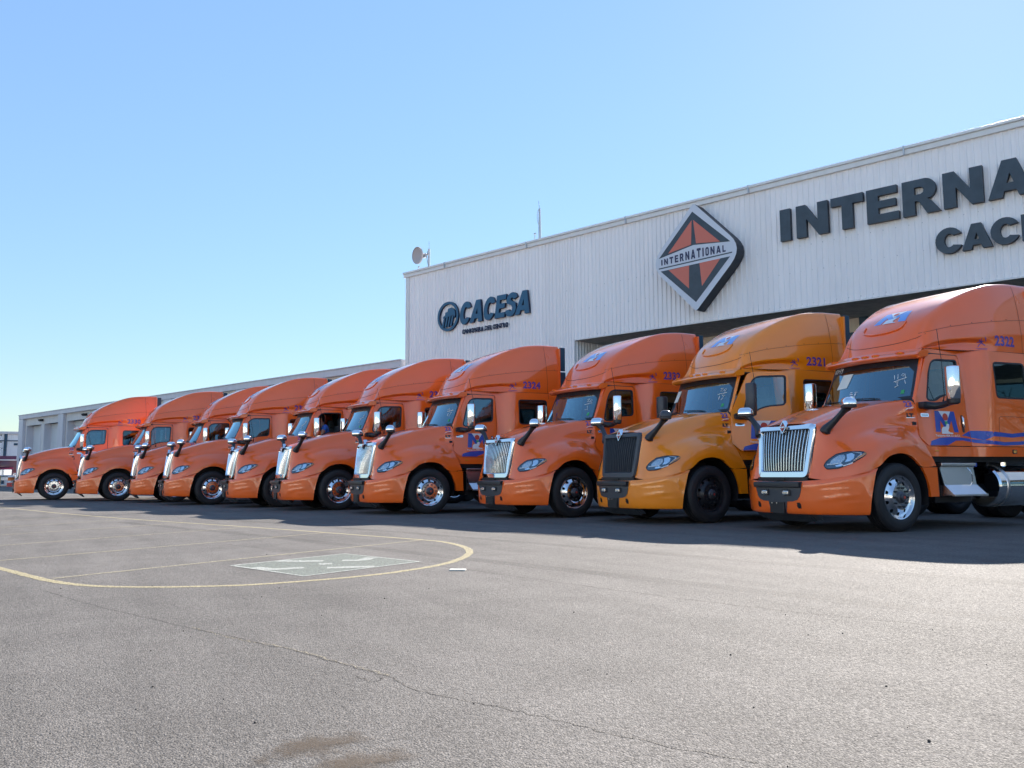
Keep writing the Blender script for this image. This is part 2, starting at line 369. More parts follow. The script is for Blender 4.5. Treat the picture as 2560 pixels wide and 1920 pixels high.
sb = n_.new('ShaderNodeMath'); sb.operation = 'MULTIPLY_ADD'; sb.inputs[1].default_value = 3.4; l_.new(nz_.outputs[0], sb.inputs[0]); sb.inputs[2].default_value = -.75
s2_ = n_.new('ShaderNodeMath'); s2_.operation = 'SUBTRACT'; l_.new(sb.outputs[0], s2_.inputs[0]); l_.new(ln_.outputs['Value'], s2_.inputs[1])
m2_ = n_.new('ShaderNodeMath'); m2_.operation = 'MULTIPLY'; m2_.use_clamp = True; m2_.inputs[1].default_value = 1.3; l_.new(s2_.outputs[0], m2_.inputs[0])
m3_ = n_.new('ShaderNodeMath'); m3_.operation = 'MULTIPLY'; m3_.inputs[1].default_value = .62; l_.new(m2_.outputs[0], m3_.inputs[0]); l_.new(m3_.outputs[0], n_['Principled BSDF'].inputs['Alpha'])
for cx_, cy_, k_ in ((-.84, -2.84, 1), (-.90, -2.60, .8)):
    o = mk('oil_stain', [(-.4*k_, -.3*k_, .003), (.4*k_, -.3*k_, .003), (.4*k_, .3*k_, .003), (-.4*k_, .3*k_, .003)], [(0, 1, 2, 3)], M['oil'], pm); o.location = (cx_, cy_, 0 if k_ == 1 else .001); o.rotation_euler = (0, 0, .5)
g = G(); g.prism([(-3.46, -7.16), (-3.34, -7.24), (-3.38, -7.30), (-3.50, -7.22)], .004, .012, 'z'); o = g.build('paper_scrap', M['paper']); tag(o, 'small torn white paper scrap lying on the bare asphalt by the painted curve', 'litter')
def track(pts, wd, lo):
    o = ribbon('tyre_track', pts, wd, M['track'], .001, pm, cl=16, jitter=.02)
M['track'] = worn('tyre_rub', (.13, .118, .108), .40); q_ = M['track'].node_tree; a_ = q_.nodes.new('ShaderNodeMath'); a_.operation = 'MULTIPLY'; a_.inputs[1].default_value = .16
lk_ = [l for l in q_.links if l.to_socket.name == 'Alpha'][0]; src_ = lk_.from_socket; q_.links.new(src_, a_.inputs[0]); q_.links.new(a_.outputs[0], q_.nodes['Principled BSDF'].inputs['Alpha'])
for dx in (0, 1.9): track([(-7.2+dx, -2.0), (-6.7+dx, -4.5), (-5.9+dx, -8.0), (-4.9+dx, -12.5), (-3.4+dx, -18.0)], .24, 0)
# loose grit
random.seed(11); g = G()
for k in range(80):
    r = 2.6+abs(random.gauss(0, 6)); a = radians(CAM_YAW+random.uniform(-33, 33)); x, y = r*cos(a), r*sin(a); s = random.uniform(.002, .0055)
    bm = bmesh.new(); bmesh.ops.create_icosphere(bm, subdivisions=1, radius=s)
    for v in bm.verts: v.co *= random.uniform(.7, 1.2)
    g.addbm(bm, None, Matrix.Translation((x, y, s*.5)))
o = g.build('loose_grit', mat('grit', (.05, .045, .04), .8)); tag(o, 'dark loose stones scattered over the asphalt', kind='stuff')

# ------------------------------------------------------------ buildings
AZ = radians(107.8); U = Vector((cos(AZ), sin(AZ), 0)); W = Vector((-sin(AZ), cos(AZ), 0)); WALLD = 28.0
def sheet_mat(name, col, rough=.5, streak=.12):
    m = mat(name, col, rough); n = m.node_tree.nodes; l = m.node_tree.links; b = n['Principled BSDF']
    gm = n.new('ShaderNodeNewGeometry'); mp = n.new('ShaderNodeMapping'); mp.inputs['Scale'].default_value = (1.4, 1.4, .16); l.new(gm.outputs['Position'], mp.inputs[0])
    a = n.new('ShaderNodeTexNoise'); a.inputs['Scale'].default_value = 2.5; a.inputs['Detail'].default_value = 7; l.new(mp.outputs[0], a.inputs['Vector'])
    r = n.new('ShaderNodeMapRange'); r.inputs[1].default_value = .3; r.inputs[2].default_value = .72; r.inputs[3].default_value = 1+streak*.4; r.inputs[4].default_value = 1-streak; l.new(a.outputs[0], r.inputs[0])
    oi = n.new('ShaderNodeObjectInfo'); r2 = n.new('ShaderNodeMapRange'); r2.inputs[3].default_value = .965; r2.inputs[4].default_value = 1.02; l.new(oi.outputs['Random'], r2.inputs[0])
    k = n.new('ShaderNodeMath'); k.operation = 'MULTIPLY'; l.new(r.outputs[0], k.inputs[0]); l.new(r2.outputs[0], k.inputs[1])
    s = n.new('ShaderNodeVectorMath'); s.operation = 'SCALE'; s.inputs[0].default_value = col; l.new(k.outputs[0], s.inputs['Scale']); l.new(s.outputs[0], b.inputs['Base Color'])
    return m
M['sheet'] = sheet_mat('white_ribbed_sheet', (.90, .88, .89), .5, .035); M['coping'] = sheet_mat('pale_flashing', (.76, .76, .76), .4, .05)
M['soffit'] = sheet_mat('grey_soffit', (.50, .47, .42), .8, .25); M['beige'] = sheet_mat('beige_render', (.74, .68, .58), .8, .1)
M['frame'] = mat('blue_black_steel', (.012, .06, .11), .45, var=.2, nscale=2); M['wglass'] = glass_mat('shopfront_glass', (.2, .26, .3))
M['sign'] = mat('slate_letter', (.042, .065, .09), .42, var=.25, nscale=3); M['signside'] = mat('dark_return', (.012, .02, .035), .5)
M['teal'] = mat('teal_letter', (.012, .10, .20), .4, var=.1, nscale=3); M['tealside'] = mat('navy_return', (.008, .02, .06), .5)
M['silver'] = mat('silver_sign_face', (.62, .66, .74), .35); M['signred'] = mat('coral_red_sign', (.62, .16, .11), .4); M['signtext'] = mat('navy_sign_text', (.03, .035, .10), .4)
M['pole'] = mat('galvanised_pole', (.5, .52, .55), .4, .6); M['cream'] = sheet_mat('cream_wall', (.70, .68, .66), .75, .08); M['low'] = sheet_mat('lilac_fascia', (.62, .61, .65), .5, .06)
M['door'] = sheet_mat('roller_door', (.64, .66, .68), .5, .06); M['concrete'] = mat('concrete', (.33, .32, .30), .85, var=.15, nscale=2)

hall = empty('dealership_hall', W*WALLD, AZ); tag(hall, 'large white ribbed metal hall with big dark sign letters behind the row of tractor units', 'building')
S0, S1, HT, CZ, JB = -33.76, 26.2, 10.87, 6.47, -22.75
def profile(wd, pitch=.2, dep=.036):
    pts = []; n = int(round(wd/pitch))
    for i in range(n):
        b = i*pitch; pts += [(b, 0), (b+pitch*.56, 0), (b+pitch*.66, -dep), (b+pitch*.90, -dep)]
    pts.append((wd, 0)); return pts
def panel_mesh(name, wd):
    P = profile(wd); n = len(P); me = bpy.data.meshes.new(name)
    me.from_pydata([(x, y, z) for z in (0, 1) for x, y in P], [], [(i, i+1, n+i+1, n+i) for i in range(n-1)]); me.materials.append(M['sheet']); return me
PM = panel_mesh('wall_panel', 1.0)
def panel(s, z0, z1, y=0, rz=0, ln=1.0, parent=None, me=None):
    o = bpy.data.objects.new('wall_panel', me or PM); o.location = (s, y, z0); o.scale = (ln, 1, z1-z0); o.rotation_euler = (0, 0, rz); return link(o, parent or hall)
s = S0+.25
while s < S1:
    ln = min(1.0, S1-s)
    if s < JB-.01:
        ln = min(ln, JB-s) if JB-s < 1.0 else ln
        panel(s, 0, HT, ln=ln)
    else: panel(s, CZ, HT, ln=ln)
    s += ln
for k in range(3): panel(JB, 0, CZ-.03, y=k*1.0, rz=radians(90))
g = G(); g.box(S0, S0+.25, -.06, .3, 0, HT, .01); g.build('corner_trim', M['coping'], hall)
g = G(); g.box(S0-.12, S1, -.11, .05, HT, HT+.17, .008); g.box(S0-.14, S1, -.16, .35, HT+.175, HT+.27, .01); g.build('roof_coping', M['coping'], hall)
for k in range(11): g = G(); g.box(S0+3+5.4*k, S0+3.05+5.4*k, -.175, -.10, HT-.01, HT+.285); g.build('coping_joint', M['pole'], hall)
g = G(); g.box(S0, S1, .34, .5, HT-1, HT); g.box(S0, S0+.3, .35, 30, 0, HT); g.box(S0, S1, 30, 30.3, 0, HT); g.box(S1-.3, S1, .35, 30, 0, HT); g.box(S0, S1, .36, 30, HT-.3, HT-.1)
g.build('rear_shell', M['sheet'], hall)
g = G(); g.box(JB+.02, S1, -.045, .06, CZ-.05, CZ-.004, .004); g.build('drip_edge', M['coping'], hall)
g = G(); y = 0.07
while y < 3: g.box(JB+.02, S1, y, y+.14, CZ-.045, CZ-.03); y += .17
g.box(JB+.02, S1, .06, 3.1, CZ-.028, CZ+.1); g.build('soffit', M['soffit'], hall)
g = G(); g.box(JB, S1, 3.3, 3.5, 0, CZ-.06); g.build('recess_wall', mat('dark_workshop', (.10, .11, .125), .8, var=.2, nscale=1), hall)
x = JB+.35
while x < S1-1:
    g = G(); g.box(x, x+.30, 2.95, 3.2, 0, CZ-.05, .01); g.build('column', M['frame'], hall)
    x2 = min(x+5.2, S1)
    g = G(); g.box(x+.30, x2, 3.1, 3.18, 5.91, CZ-.05); g.build('header_panel', M['beige'], hall)
    g = G(); g.box(x+.30, x2, 3.0, 3.19, 5.74, 5.905, .01); g.build('transom', M['frame'], hall)
    g = G(); g.box(x+.30, x2, 3.12, 3.14, .5, 5.735); g.build('window_pane', M['wglass'], hall)
    x += 5.2
g = G(); random.seed(2)
for r in range(3):
    zz = (CZ+.1, 8.6, 7.7)[r]
    for k in range(150):
        sx = S0+1+k*.4; 
        if sx < JB and r == 0 or sx > S1-1: continue
        g.box(sx, sx+.022, -.012, .0, zz+random.uniform(-.012, .012), zz+.02)
g.build('panel_screws', M['pole'], hall)['kind'] = 'stuff'

GL = {  # block glyphs, cap height 1, (outer, holes, width)
 'I': ([(0, 0), (.34, 0), (.34, 1), (0, 1)], [], .36),
 'N': ([(0, 0), (0, 1), (.30, 1), (.68, .44), (.68, 1), (1.0, 1), (1.0, 0), (.70, 0), (.32, .55), (.32, 0)], [], 1.0),
 'T': ([(.325, 0), (.325, .74), (0, .74), (0, 1), (.97, 1), (.97, .74), (.655, .74), (.655, 0)], [], .97),
 'E': ([(0, 0), (0, 1), (.86, 1), (.86, .78), (.33, .78), (.33, .62), (.82, .62), (.82, .41), (.33, .41), (.33, .23), (.90, .23), (.90, 0)], [], .9),
 'A': ([(0, 0), (.36, 1), (.70, 1), (1.06, 0), (.72, 0), (.665, .165), (.385, .165), (.33, 0)], [[(.445, .37), (.61, .37), (.528, .64)]], 1.06)}
def arc(cx, cy, rx, ry, a0, a1, n): return [(cx+rx*cos(radians(a0+(a1-a0)*k/n)), cy+ry*sin(radians(a0+(a1-a0)*k/n))) for k in range(n+1)]
GL['C'] = (arc(.48, .5, .48, .52, 28, 332, 22)+arc(.49, .5, .18, .27, 315, 45, 16)[::1], [], .92)
GL['R'] = ([(0, 0), (0, 1), (.58, 1)]+arc(.60, .69, .30, .31, 80, -60, 8)+[(.66, .43), (.76, .34), (1.0, 0), (.64, 0), (.46, .33), (.40, .38), (.33, .39), (.33, 0)], [[(.33, .57), (.50, .57), (.56, .61), (.575, .68), (.56, .74), (.50, .78), (.33, .78)]], 1.0)
GL['S'] = (arc(.45, .73, .45, .29, 12, 215, 12)+[(.45, .46), (.56, .36), (.57, .28), (.50, .21), (.40, .21), (.32, .30), (.0, .26)]+arc(.44, .28, .44, .30, 200, 385, 12)+[(.80, .54), (.40, .68), (.33, .75), (.44, .80), (.55, .77), (.58, .70)], [], .9)
GL['O'] = ([(.55+.55*cos(2*pi*k/32), .5+.52*sin(2*pi*k/32)) for k in range(32)], [[(.55+.23*cos(2*pi*k/24), .5+.27*sin(2*pi*k/24)) for k in range(24)]], 1.1)
GL['L'] = ([(0, 0), (0, 1), (.33, 1), (.33, .25), (.83, .25), (.83, 0)], [], .83)
def glyph3d(ch, s, z, sx, sz, y0, y1, name, mats, parent, shear=0., hsp=0):
    o_, hs, wd = GL[ch]; tr = lambda p: Vector((s+p[0]*sx+shear*p[1]*sz, z+p[1]*sz))
    out = [tr(p) for p in o_]; hol = [[tr(p) for p in h] for h in hs]
    V, F = cdt(out, hol, 0); g = G(); g.add([(v.x, y0, v.y) for v in V], F, 0); g.add([(v.x, y1, v.y) for v in V], F, 1)
    for lp in [out]+hol:
        n = len(lp); g.add([(p.x, y0, p.y) for p in lp]+[(p.x, y1, p.y) for p in lp], [(i, (i+1) % n, n+(i+1) % n, n+i) for i in range(n)], 1)
    return g.build(name, mats, parent, merge=True)
def wall_empty(name, s, z, label, cat, group=None):
    e = empty(name, W*WALLD+U*s+Vector((0, 0, z)), AZ); return tag(e, label, cat, group)
sg = wall_empty('name_sign', -13.35, 8.84, 'big slate lettering running across the upper white wall, cut off by the picture edge', 'sign')
for ch, a, b in [('I', -13.35, -12.95), ('N', -12.76, -11.65), ('T', -11.54, -10.47), ('E', -10.36, -9.36), ('R', -9.24, -8.13), ('N', -8.04, -6.93), ('A', -6.81, -5.62), ('T', -5.52, -4.42), ('I', -4.2, -3.8), ('O', -3.68, -2.45), ('N', -2.3, -1.2), ('A', -1.1, .1), ('L', .22, 1.05)]:
    glyph3d(ch, a+13.35, 0, (b-a)/GL[ch][2], 1.11, -.20, -.05, 'letter', [M['sign'], M['signside']], sg)
sg = wall_empty('dealer_sign', -8.34, 7.46, 'smaller slate letters below the big lettering at the right edge of the wall', 'sign')
for ch, a, b in [('C', -8.34, -7.59), ('A', -7.60, -6.77), ('C', -6.81, -6.06), ('E', -6.0, -5.32), ('S', -5.22, -4.55), ('A', -4.55, -3.72)]:
    glyph3d(ch, a+8.34, 0, (b-a)/GL[ch][2], .77, -.20, -.05, 'letter', [M['sign'], M['signside']], sg)
# diamond sign
dm = wall_empty('diamond_sign', -16.53, 8.80, 'large silver edged diamond sign with coral red triangles on the white wall', 'sign')
dia = rounded([(0, 2.04), (-1.98, 0.0), (0, -2.04), (1.98, 0.0)], [.12, .75, .12, .75], 6)
def flat(g, poly, holes, y, mi):
    V, F = cdt([Vector(p) for p in poly], [[Vector(p) for p in h] for h in holes], 0); g.add([(v.x, y, v.y) for v in V], F, mi)
g = G(); n = len(dia); flat(g, dia, [], -.60, 0); flat(g, dia, [], -.06, 1)
g.add([(p.x, -.60, p.y) for p in dia]+[(p.x, -.06, p.y) for p in dia], [(i, (i+1) % n, n+(i+1) % n, n+i) for i in range(n)], 1)
g.build('sign_box', [M['silver'], M['signside']], dm)
D0 = lambda s, z: (s+16.53, z-8.80)
g = G()
flat(g, [D0(-16.58, 10.52), D0(-18.09, 8.99), D0(-16.57, 9.25), D0(-15.05, 9.10)][::-1], [], -.606, 0)
flat(g, [D0(-18.02, 8.49), D0(-16.52, 7.10), D0(-15.08, 8.56)], [], -.606, 0)
flat(g, [D0(-18.10, 8.62), D0(-18.10, 8.575), D0(-15.0, 8.67), D0(-15.0, 8.715)], [], -.606, 0)
g.build('dark_field', M['sign'], dm)
g = G()
g = None
for P in ([(-16.61, 10.20), (-17.66, 9.12), (-16.66, 9.28)], [(-16.55, 10.20), (-16.45, 9.29), (-15.46, 9.17)], [(-17.66, 8.48), (-16.77, 8.51), (-16.80, 7.65)], [(-16.33, 8.53), (-15.47, 8.55), (-16.25, 7.66)]):
    g = G(); flat(g, [D0(*p) for p in P], [], -.612, 0); g.build('red_triangle', M['signred'], dm)
GL2 = {'O': ([(.2, 0), (0, .15), (0, .85), (.2, 1), (.6, 1), (.8, .85), (.8, .15), (.6, 0)], [[(.28, .2), (.52, .2), (.52, .8), (.28, .8)]], .8), 'L': ([(0, 0), (0, 1), (.28, 1), (.28, .22), (.75, .22), (.75, 0)], [], .75)}
GL.update(GL2)
g = G(); word = 'INTERNATIONAL'; xx = D0(-17.98, 0)[0]; tot = sum(GL[c][2]*.72+.28 for c in word); sc_ = (2.80)/tot
for i, c in enumerate(word):
    t = (xx+1.5)/3; hh = .22+.14*(1-abs(2*(xx+1.45)/2.9-1)); zb = D0(0, 8.71)[1]+.055*(xx+1.45)/2.9
    o_, hs, wd = GL[c]; kx = .72*sc_; flat(g, [(xx+p[0]*kx, zb+p[1]*hh) for p in o_], [[(xx+p[0]*kx, zb+p[1]*hh) for p in h] for h in hs], -.612, 0); xx += wd*kx+.28*sc_
g.build('sign_text', M['signtext'], dm)
g = G()
for a, b in ((-.9, .5), (.9, .5), (-.9, -.5), (.9, -.5)): g.box(a-.04, a+.04, -.3, 0, b-.04, b+.04)
g.build('bracket', M['signside'], dm)
# left company sign
cs = wall_empty('company_sign', -31.23, 7.48, 'teal slanted company lettering with round striped emblem at the left end of the wall', 'sign')
xs_ = [-29.67, -28.94, -28.16+.0, -27.38, -26.66, -26.06]
for ch, a, b in [('C', -29.70, -29.02), ('A', -28.98, -28.14), ('C', -28.10, -27.42), ('E', -27.32, -26.72), ('S', -26.68, -26.04), ('A', -26.05, -25.20)]:
    glyph3d(ch, a+31.23, .44, (b-a)*1.03/GL[ch][2], 1.04, -.16, -.04, 'letter', [M['teal'], M['tealside']], cs, shear=.17)
g = G(); cx, cz = .74, .96
for r, rz_ in (((.75, .71), 0),):
    o1 = [Vector((cx+.74*cos(a), cz+.72*sin(a))) for a in [2*pi*k/40 for k in range(40)]]; i1 = [Vector((cx+.61*cos(a), cz+.59*sin(a))) for a in [2*pi*k/40 for k in range(40)]]
    V, F = cdt(o1, [i1], 0); g.add([(v.x, -.14, v.y) for v in V], F, 0)
    for lp in (o1, i1):
        n = len(lp); g.add([(p.x, -.14, p.y) for p in lp]+[(p.x, -.04, p.y) for p in lp], [(i, (i+1) % n, n+(i+1) % n, n+i) for i in range(n)], 1)
g.build('emblem_ring', [M['teal'], M['tealside']], cs)
g = G()
def slab(poly):
    V, F = cdt([Vector(p) for p in poly], [], 0); g.add([(v.x, -.15, v.y) for v in V], F, 0); n = len(poly)
    g.add([(p[0], -.15, p[1]) for p in poly]+[(p[0], -.05, p[1]) for p in poly], [(i, (i+1) % n, n+(i+1) % n, n+i) for i in range(n)], 1)
slab([(.42, .88), (.42, .98), (.55, 1.02), (.58, 1.16), (.72, 1.18), (.76, 1.32), (1.0, 1.36), (1.22, 1.22), (1.28, 1.0), (1.22, .84), (1.16, .98), (.95, .96), (.70, .93)])
for k in range(4):
    a = .44+.19*k; slab([(a-.10, .52-.05*k if k < 2 else .42+.02*k), (a+.0, .44-.03*k if k < 2 else .38+.03*k), (a+.14, .95), (a+.03, .95)])
g.build('emblem_mark', [M['teal'], M['tealside']], cs)
vs, fs = text_mesh('CAMIONERA DEL CENTRO', .27, .016); wx = max(v[0] for v in vs); k_ = 3.03/wx; nv_ = len(vs)
g = G(); g.add([(1.70+x*k_, -.10, .0+y) for x, y in vs], fs); g.add([(1.70+x*k_, -.02, .0+y) for x, y in vs], fs)
g.build('small_lettering', M['tealside'], cs)

# roof gear
e = wall_empty('dish_antenna', -32.15, HT+.25, 'round grey dish antenna on a thin mast at the left roof corner', 'antenna')
g = G(); g.tube([(0, .1, 0), (0, .1, 1.0)], .055, 10); g.build('mast', M['pole'], e, smooth=True)
g = G(); g.tube([(0, .1, 1.0), (0, .1, 1.38)], .012, 6); g.tube([(.0, .1, .75), (.22, .0, .72)], .012, 6); g.build('lightning_rod', M['pole'], e)
g = G(); g.tube([(-.05, .1, .75), (-.22, .05, .7)], .04, 8); g.box(-.34, -.18, -.02, .12, .58, .80, .01); g.build('dish_bracket', M['pole'], e)
g = G(); g.lathe([(0, 0), (.25, -.02), (.42, -.07), (.43, -.10), (.43, -.02), (.3, .08), (.12, .16), (0, .17)], 32, 'y', (0, 0, 0))
o = g.build('dish', mat('dish_grey', (.46, .42, .42), .5), e, smooth=True); o.location = (-.50, -.16, .70); o.rotation_euler = (radians(4), 0, radians(-6))
g = G(); g.tube([(-.03, .05, .9), (-.09, .02, .6), (-.02, .04, .25), (.03, .05, .05)], .012, 6); g.build('cable', M['plastic'], e)
e = wall_empty('mast_antenna', -24.74, HT+.25, 'slim white mast with a whip and looped cable on the roof edge', 'antenna')
g = G(); g.tube([(0, .1, 0), (0, .1, .55), (0, .1, 1.46)], [.065, .06, .045], 10); g.build('mast', M['pole'], e, smooth=True)
g = G(); g.tube([(0, .1, 1.4), (-.06, .1, 1.82)], .012, 6); g.build('whip', M['pole'], e)
g = G(); g.tube(crline([(0, .06, 1.42), (-.07, .04, 1.3), (-.09, .04, 1.0), (-.04, .05, .75)], 5), .012, 6); g.tube([(-.05, .05, .02), (.05, .05, .02)], .07, 8); g.build('cable', M['pole'], e)
for s_, hgt, lab in ((-25.05, .34, 'small bent conduit pipe beside the slim roof mast'), (-32.95, .18, 'tiny bent conduit pipe at the roof corner below the dish')):
    e = wall_empty('conduit', s_, HT+.27, lab, 'pipe'); g = G(); g.tube(crline([(-.2, .1, -.05), (-.06, .1, .02), (0, .1, hgt*.5), (.02, .1, hgt)], 5), .018, 7); g.box(-.03, .08, .07, .13, hgt-.02, hgt+.04); g.build('pipe_bend', M['pole'], e)

# low workshop wing with roller doors, in the same plane, further left
low = empty('workshop_wing', W*WALLD, AZ); tag(low, 'low cream workshop building with a long row of grey roller doors', 'building')
L0 = -90.9; LH = 6.63
g = G(); g.box(L0, S0-.16, -.25, .2, 6.27, LH, .015); g.box(L0-.05, S0-.16, -.30, .25, LH, LH+.05); g.build('roof_fascia', M['low'], low)
g = G(); y = 0
g.box(L0, S0-.16, .05, .25, 5.62, 6.27); g.build('wall', M['cream'], low)
g = G(); g.box(L0, S0-.2, .3, 25, 6.1, 6.25); g.box(L0, L0+.2, .3, 25, 0, 6.2); g.box(L0, S0-.2, 25, 25.2, 0, 6.2); g.build('roof', M['low'], low)
g = G(); g.box(S0-1.2, S0-.16, .05, .25, 0, 5.62); g.build('wall', M['cream'], low)
DM = None; x = L0; k = 0
while x < S0-8:
    g = G(); g.box(x, x+1.15, -.22, .04, 0, 6.26, .01); g.build('pilaster', M['low'], low)
    for a, b in ((x+1.55, x+5.25), (x+6.15, x+9.65)):
        g = G(); z = 0.02
        for q in range(28): g.box(a, b, .62, .655, z, z+.19, 0); z += .2
        g.box(a, b, .64, .67, 0, 5.62); g.build('roller_door', M['door'], low)
        for q in (a-.10, b): g = G(); g.box(q, q+.10, .02, .7, 0, 5.62); g.build('door_jamb', M['low'], low)
    for a, b in ((x+1.15, x+1.45), (x+5.35, x+6.05), (x+9.75, x+10.1)): g = G(); g.box(a, b, .05, .25, 0, 5.62); g.build('door_pier', M['cream'], low)
    e = wall_empty('wall_lamp', x+5.7, 5.97, ['dark hooded wall lamp above the roller doors at the far left workshop end', 'dark hooded wall lamp above the second pair of roller doors from the left', 'dark hooded wall lamp on the workshop wall behind the leftmost tractor units', 'dark hooded wall lamp on the workshop wall behind the fourth tractor unit', 'dark hooded wall lamp on the workshop wall nearest the big hall', 'dark hooded wall lamp at the near end of the workshop'][min(k, 5)], 'wall lamp', 'lamps over the workshop doors')
    g = G(); g.box(-.10, .10, -.06, .05, -.10, .10, .01); g.build('lamp_base', M['dark'], e)
    g = G(); g.prism([(-.05, .10), (-.32, .08), (-.36, .0), (-.24, -.12), (-.05, -.12)], -.2, .2, 'x'); g.build('lamp_hood', M['dark'], e)
    x += 10.15; k += 1
e = empty('roof_cooler', W*34+U*-47.5+Vector((0, 0, 6.3)), AZ); tag(e, 'beige boxy cooler unit standing on the low workshop roof', 'air cooler')
g = G(); g.box(-.95, .95, -.9, .9, .1, 1.45, .05); g.build('cabinet', M['beige'], e)
g = G()
for q in range(6): g.box(-.7, .7, -.94, -.905, .35+q*.16, .43+q*.16)
g.build('louvre', M['cream'], e)
g = G(); g.box(-.8, .8, -.8, .8, 0, .1); g.build('stand', M['dark'], e)

# far left end of the yard
wing = empty('end_wing', (0, -112, 0), 0); tag(wing, 'pale distant metal shed closing the yard at the far left', 'building')
P2 = panel_mesh('wall_panel', 2.0)
for k in range(14):
    panel(.4+k*2-6, 0, 4.80, parent=wing, me=P2); panel(.4+k*2-6, 4.90, 5.60, parent=wing, me=P2)
for o in wing.children: o.scale.y = -1
g = G(); g.box(-8, 24, -.2, .25, 5.60, 5.88, .02); g.build('roof_fascia', M['low'], wing)
g = G(); g.box(-8, 24, .0, .12, 4.80, 4.90); g.build('rail', M['frame'], wing)
g = G(); g.box(-8, 24, -10, -.2, 0, 5.4); g.build('wall', M['cream'], wing)
g = G(); g.tube([(2.85, .12, 0), (2.75, .12, 5.6)], .14, 8); g.build('downpipe', M['frame'], wing)
g = G(); g.box(1.45, 1.95, .05, .14, 4.35, 4.58, .02); g.build('vent', M['frame'], wing)

# ------------------------------------------------------------ the tractor unit (local: +x forward, +y its left, origin under the front axle)
def ydoor(z): return interp(z, [(1.0, 1.05), (1.26, 1.035), (1.5, 1.0), (1.8, .968), (2.0, .948), (2.3, .92), (2.65, .878), (2.8, .855)])
def ysleep(z): return interp(z, [(1.0, 1.12), (1.3, 1.145), (2.0, 1.145), (2.3, 1.135), (2.6, 1.115), (2.8, 1.095)])
def YC(x, z):
    t = sstep(-1.80, -2.16, x); a = ydoor(z)-.03*sstep(-1.05, -.66, x); return a+(ysleep(z)-a)*t
SIDE = lambda p, off=0: (p[0], YC(p[0], p[1])+off, p[1])
def side_part(name, outline, holes, h, material, parent, off=0, mirror=False, depth=.03, both=False, rim=True):
    V, F = cdt([Vector(p) for p in outline], [[Vector(q) for q in hh] for hh in holes], h)
    g = G(); g.add([SIDE(v, off) for v in V], F)
    if rim:
        for lp in [outline]+list(holes):
            lp = densify(lp, h if h > 0 else 1); n = len(lp)
            g.add([SIDE(v, off) for v in lp]+[SIDE(v, off-depth) for v in lp], [(i, (i+1) % n, n+(i+1) % n, n+i) for i in range(n)])
    if mirror: g.v = [(x, -y, z) for x, y, z in g.v]
    return g.build(name, material, parent, smooth=28, mirror='split' if both else False)
truck = empty('tractor_unit')
TR = truck
# --- hood
HS = [
 [(1.10, 0, 1.60), (1.09, .28, 1.595), (1.08, .42, 1.585), (1.065, .53, 1.575), (1.06, .59, 1.52), (1.085, .575, 1.33), (1.105, .555, 1.17), (1.12, .54, 1.04), (1.14, .515, .90), (1.165, .50, .79)],
 [(.99, 0, 1.64), (.985, .28, 1.63), (.98, .43, 1.585), (.97, .55, 1.602), (.975, .67, 1.50), (1.0, .705, 1.32), (1.02, .735, 1.17), (1.05, .765, 1.03), (1.085, .785, .89), (1.11, .79, .765)],
 [(.80, 0, 1.69), (.80, .29, 1.68), (.80, .46, 1.632), (.80, .60, 1.657), (.80, .74, 1.52), (.80, .80, 1.36), (.80, .90, 1.24), (.80, 1.01, 1.12), (.80, 1.07, .98), (.80, 1.095, .845)],
 [(.48, 0, 1.80), (.48, .31, 1.785), (.48, .52, 1.738), (.48, .67, 1.757), (.48, .81, 1.60), (.48, .865, 1.46), (.48, .99, 1.375), (.48, 1.10, 1.26), (.48, 1.15, 1.10), (.48, 1.158, .94)],
 [(.25, 0, 1.875), (.25, .33, 1.86), (.25, .57, 1.812), (.25, .72, 1.822), (.25, .84, 1.67), (.25, .885, 1.52), (.25, 1.0, 1.435), (.25, 1.115, 1.32), (.25, 1.155, 1.20), (.25, 1.16, 1.09)],
 [(0, 0, 1.935), (0, .345, 1.92), (0, .62, 1.875), (0, .765, 1.877), (0, .86, 1.71), (0, .895, 1.55), (0, 1.0, 1.46), (0, 1.12, 1.35), (0, 1.158, 1.24), (0, 1.16, 1.14)],
 [(-.25, 0, 1.98), (-.25, .355, 1.968), (-.25, .66, 1.925), (-.25, .80, 1.92), (-.25, .875, 1.74), (-.25, .90, 1.56), (-.25, 1.0, 1.46), (-.25, 1.11, 1.33), (-.25, 1.15, 1.20), (-.25, 1.155, 1.09)],
 [(-.36, 0, 1.995), (-.38, .36, 1.985), (-.42, .68, 1.955), (-.46, .84, 1.94), (-.47, .90, 1.76), (-.47, .915, 1.57), (-.46, .985, 1.43), (-.46, 1.09, 1.27), (-.46, 1.14, 1.10), (-.46, 1.15, .945)],
 [(-.42, 0, 2.0), (-.45, .37, 1.99), (-.54, .70, 1.965), (-.645, .89, 1.945), (-.652, .935, 1.76), (-.645, .955, 1.58), (-.60, .99, 1.44), (-.68, 1.06, 1.24), (-.74, 1.11, 1.08), (-.79, 1.13, .955)]]
rows = [[HS[s][k] for s in range(9)] for k in range(10)]
vs, fs, R, C = net(rows, 7, 5)
lip = [(v.x, v.y-.07, v.z+.005) for v in vs[(R-1)*C:]]; n0 = len(vs); vs = [tuple(v) for v in vs]+lip; fs += [((R-1)*C+c, (R-1)*C+c+1, n0+c+1, n0+c) for c in range(C-1)]
hood = mk('hood', vs, fs, M['paint'], TR, smooth=30, mirror=True)
# rear fender drop panel
def yr_(x, z): return 1.13+.02*(z-.7)
g = G()
fl = [(-.475, .935), (-.56, .80), (-.62, .64), (-.64, .50), (-.815, .50), (-.80, .935)]
g.prism(fl, 1.02, 1.135, 'y'); g.build('fender_skirt', M['paint'], TR, mirror='split')
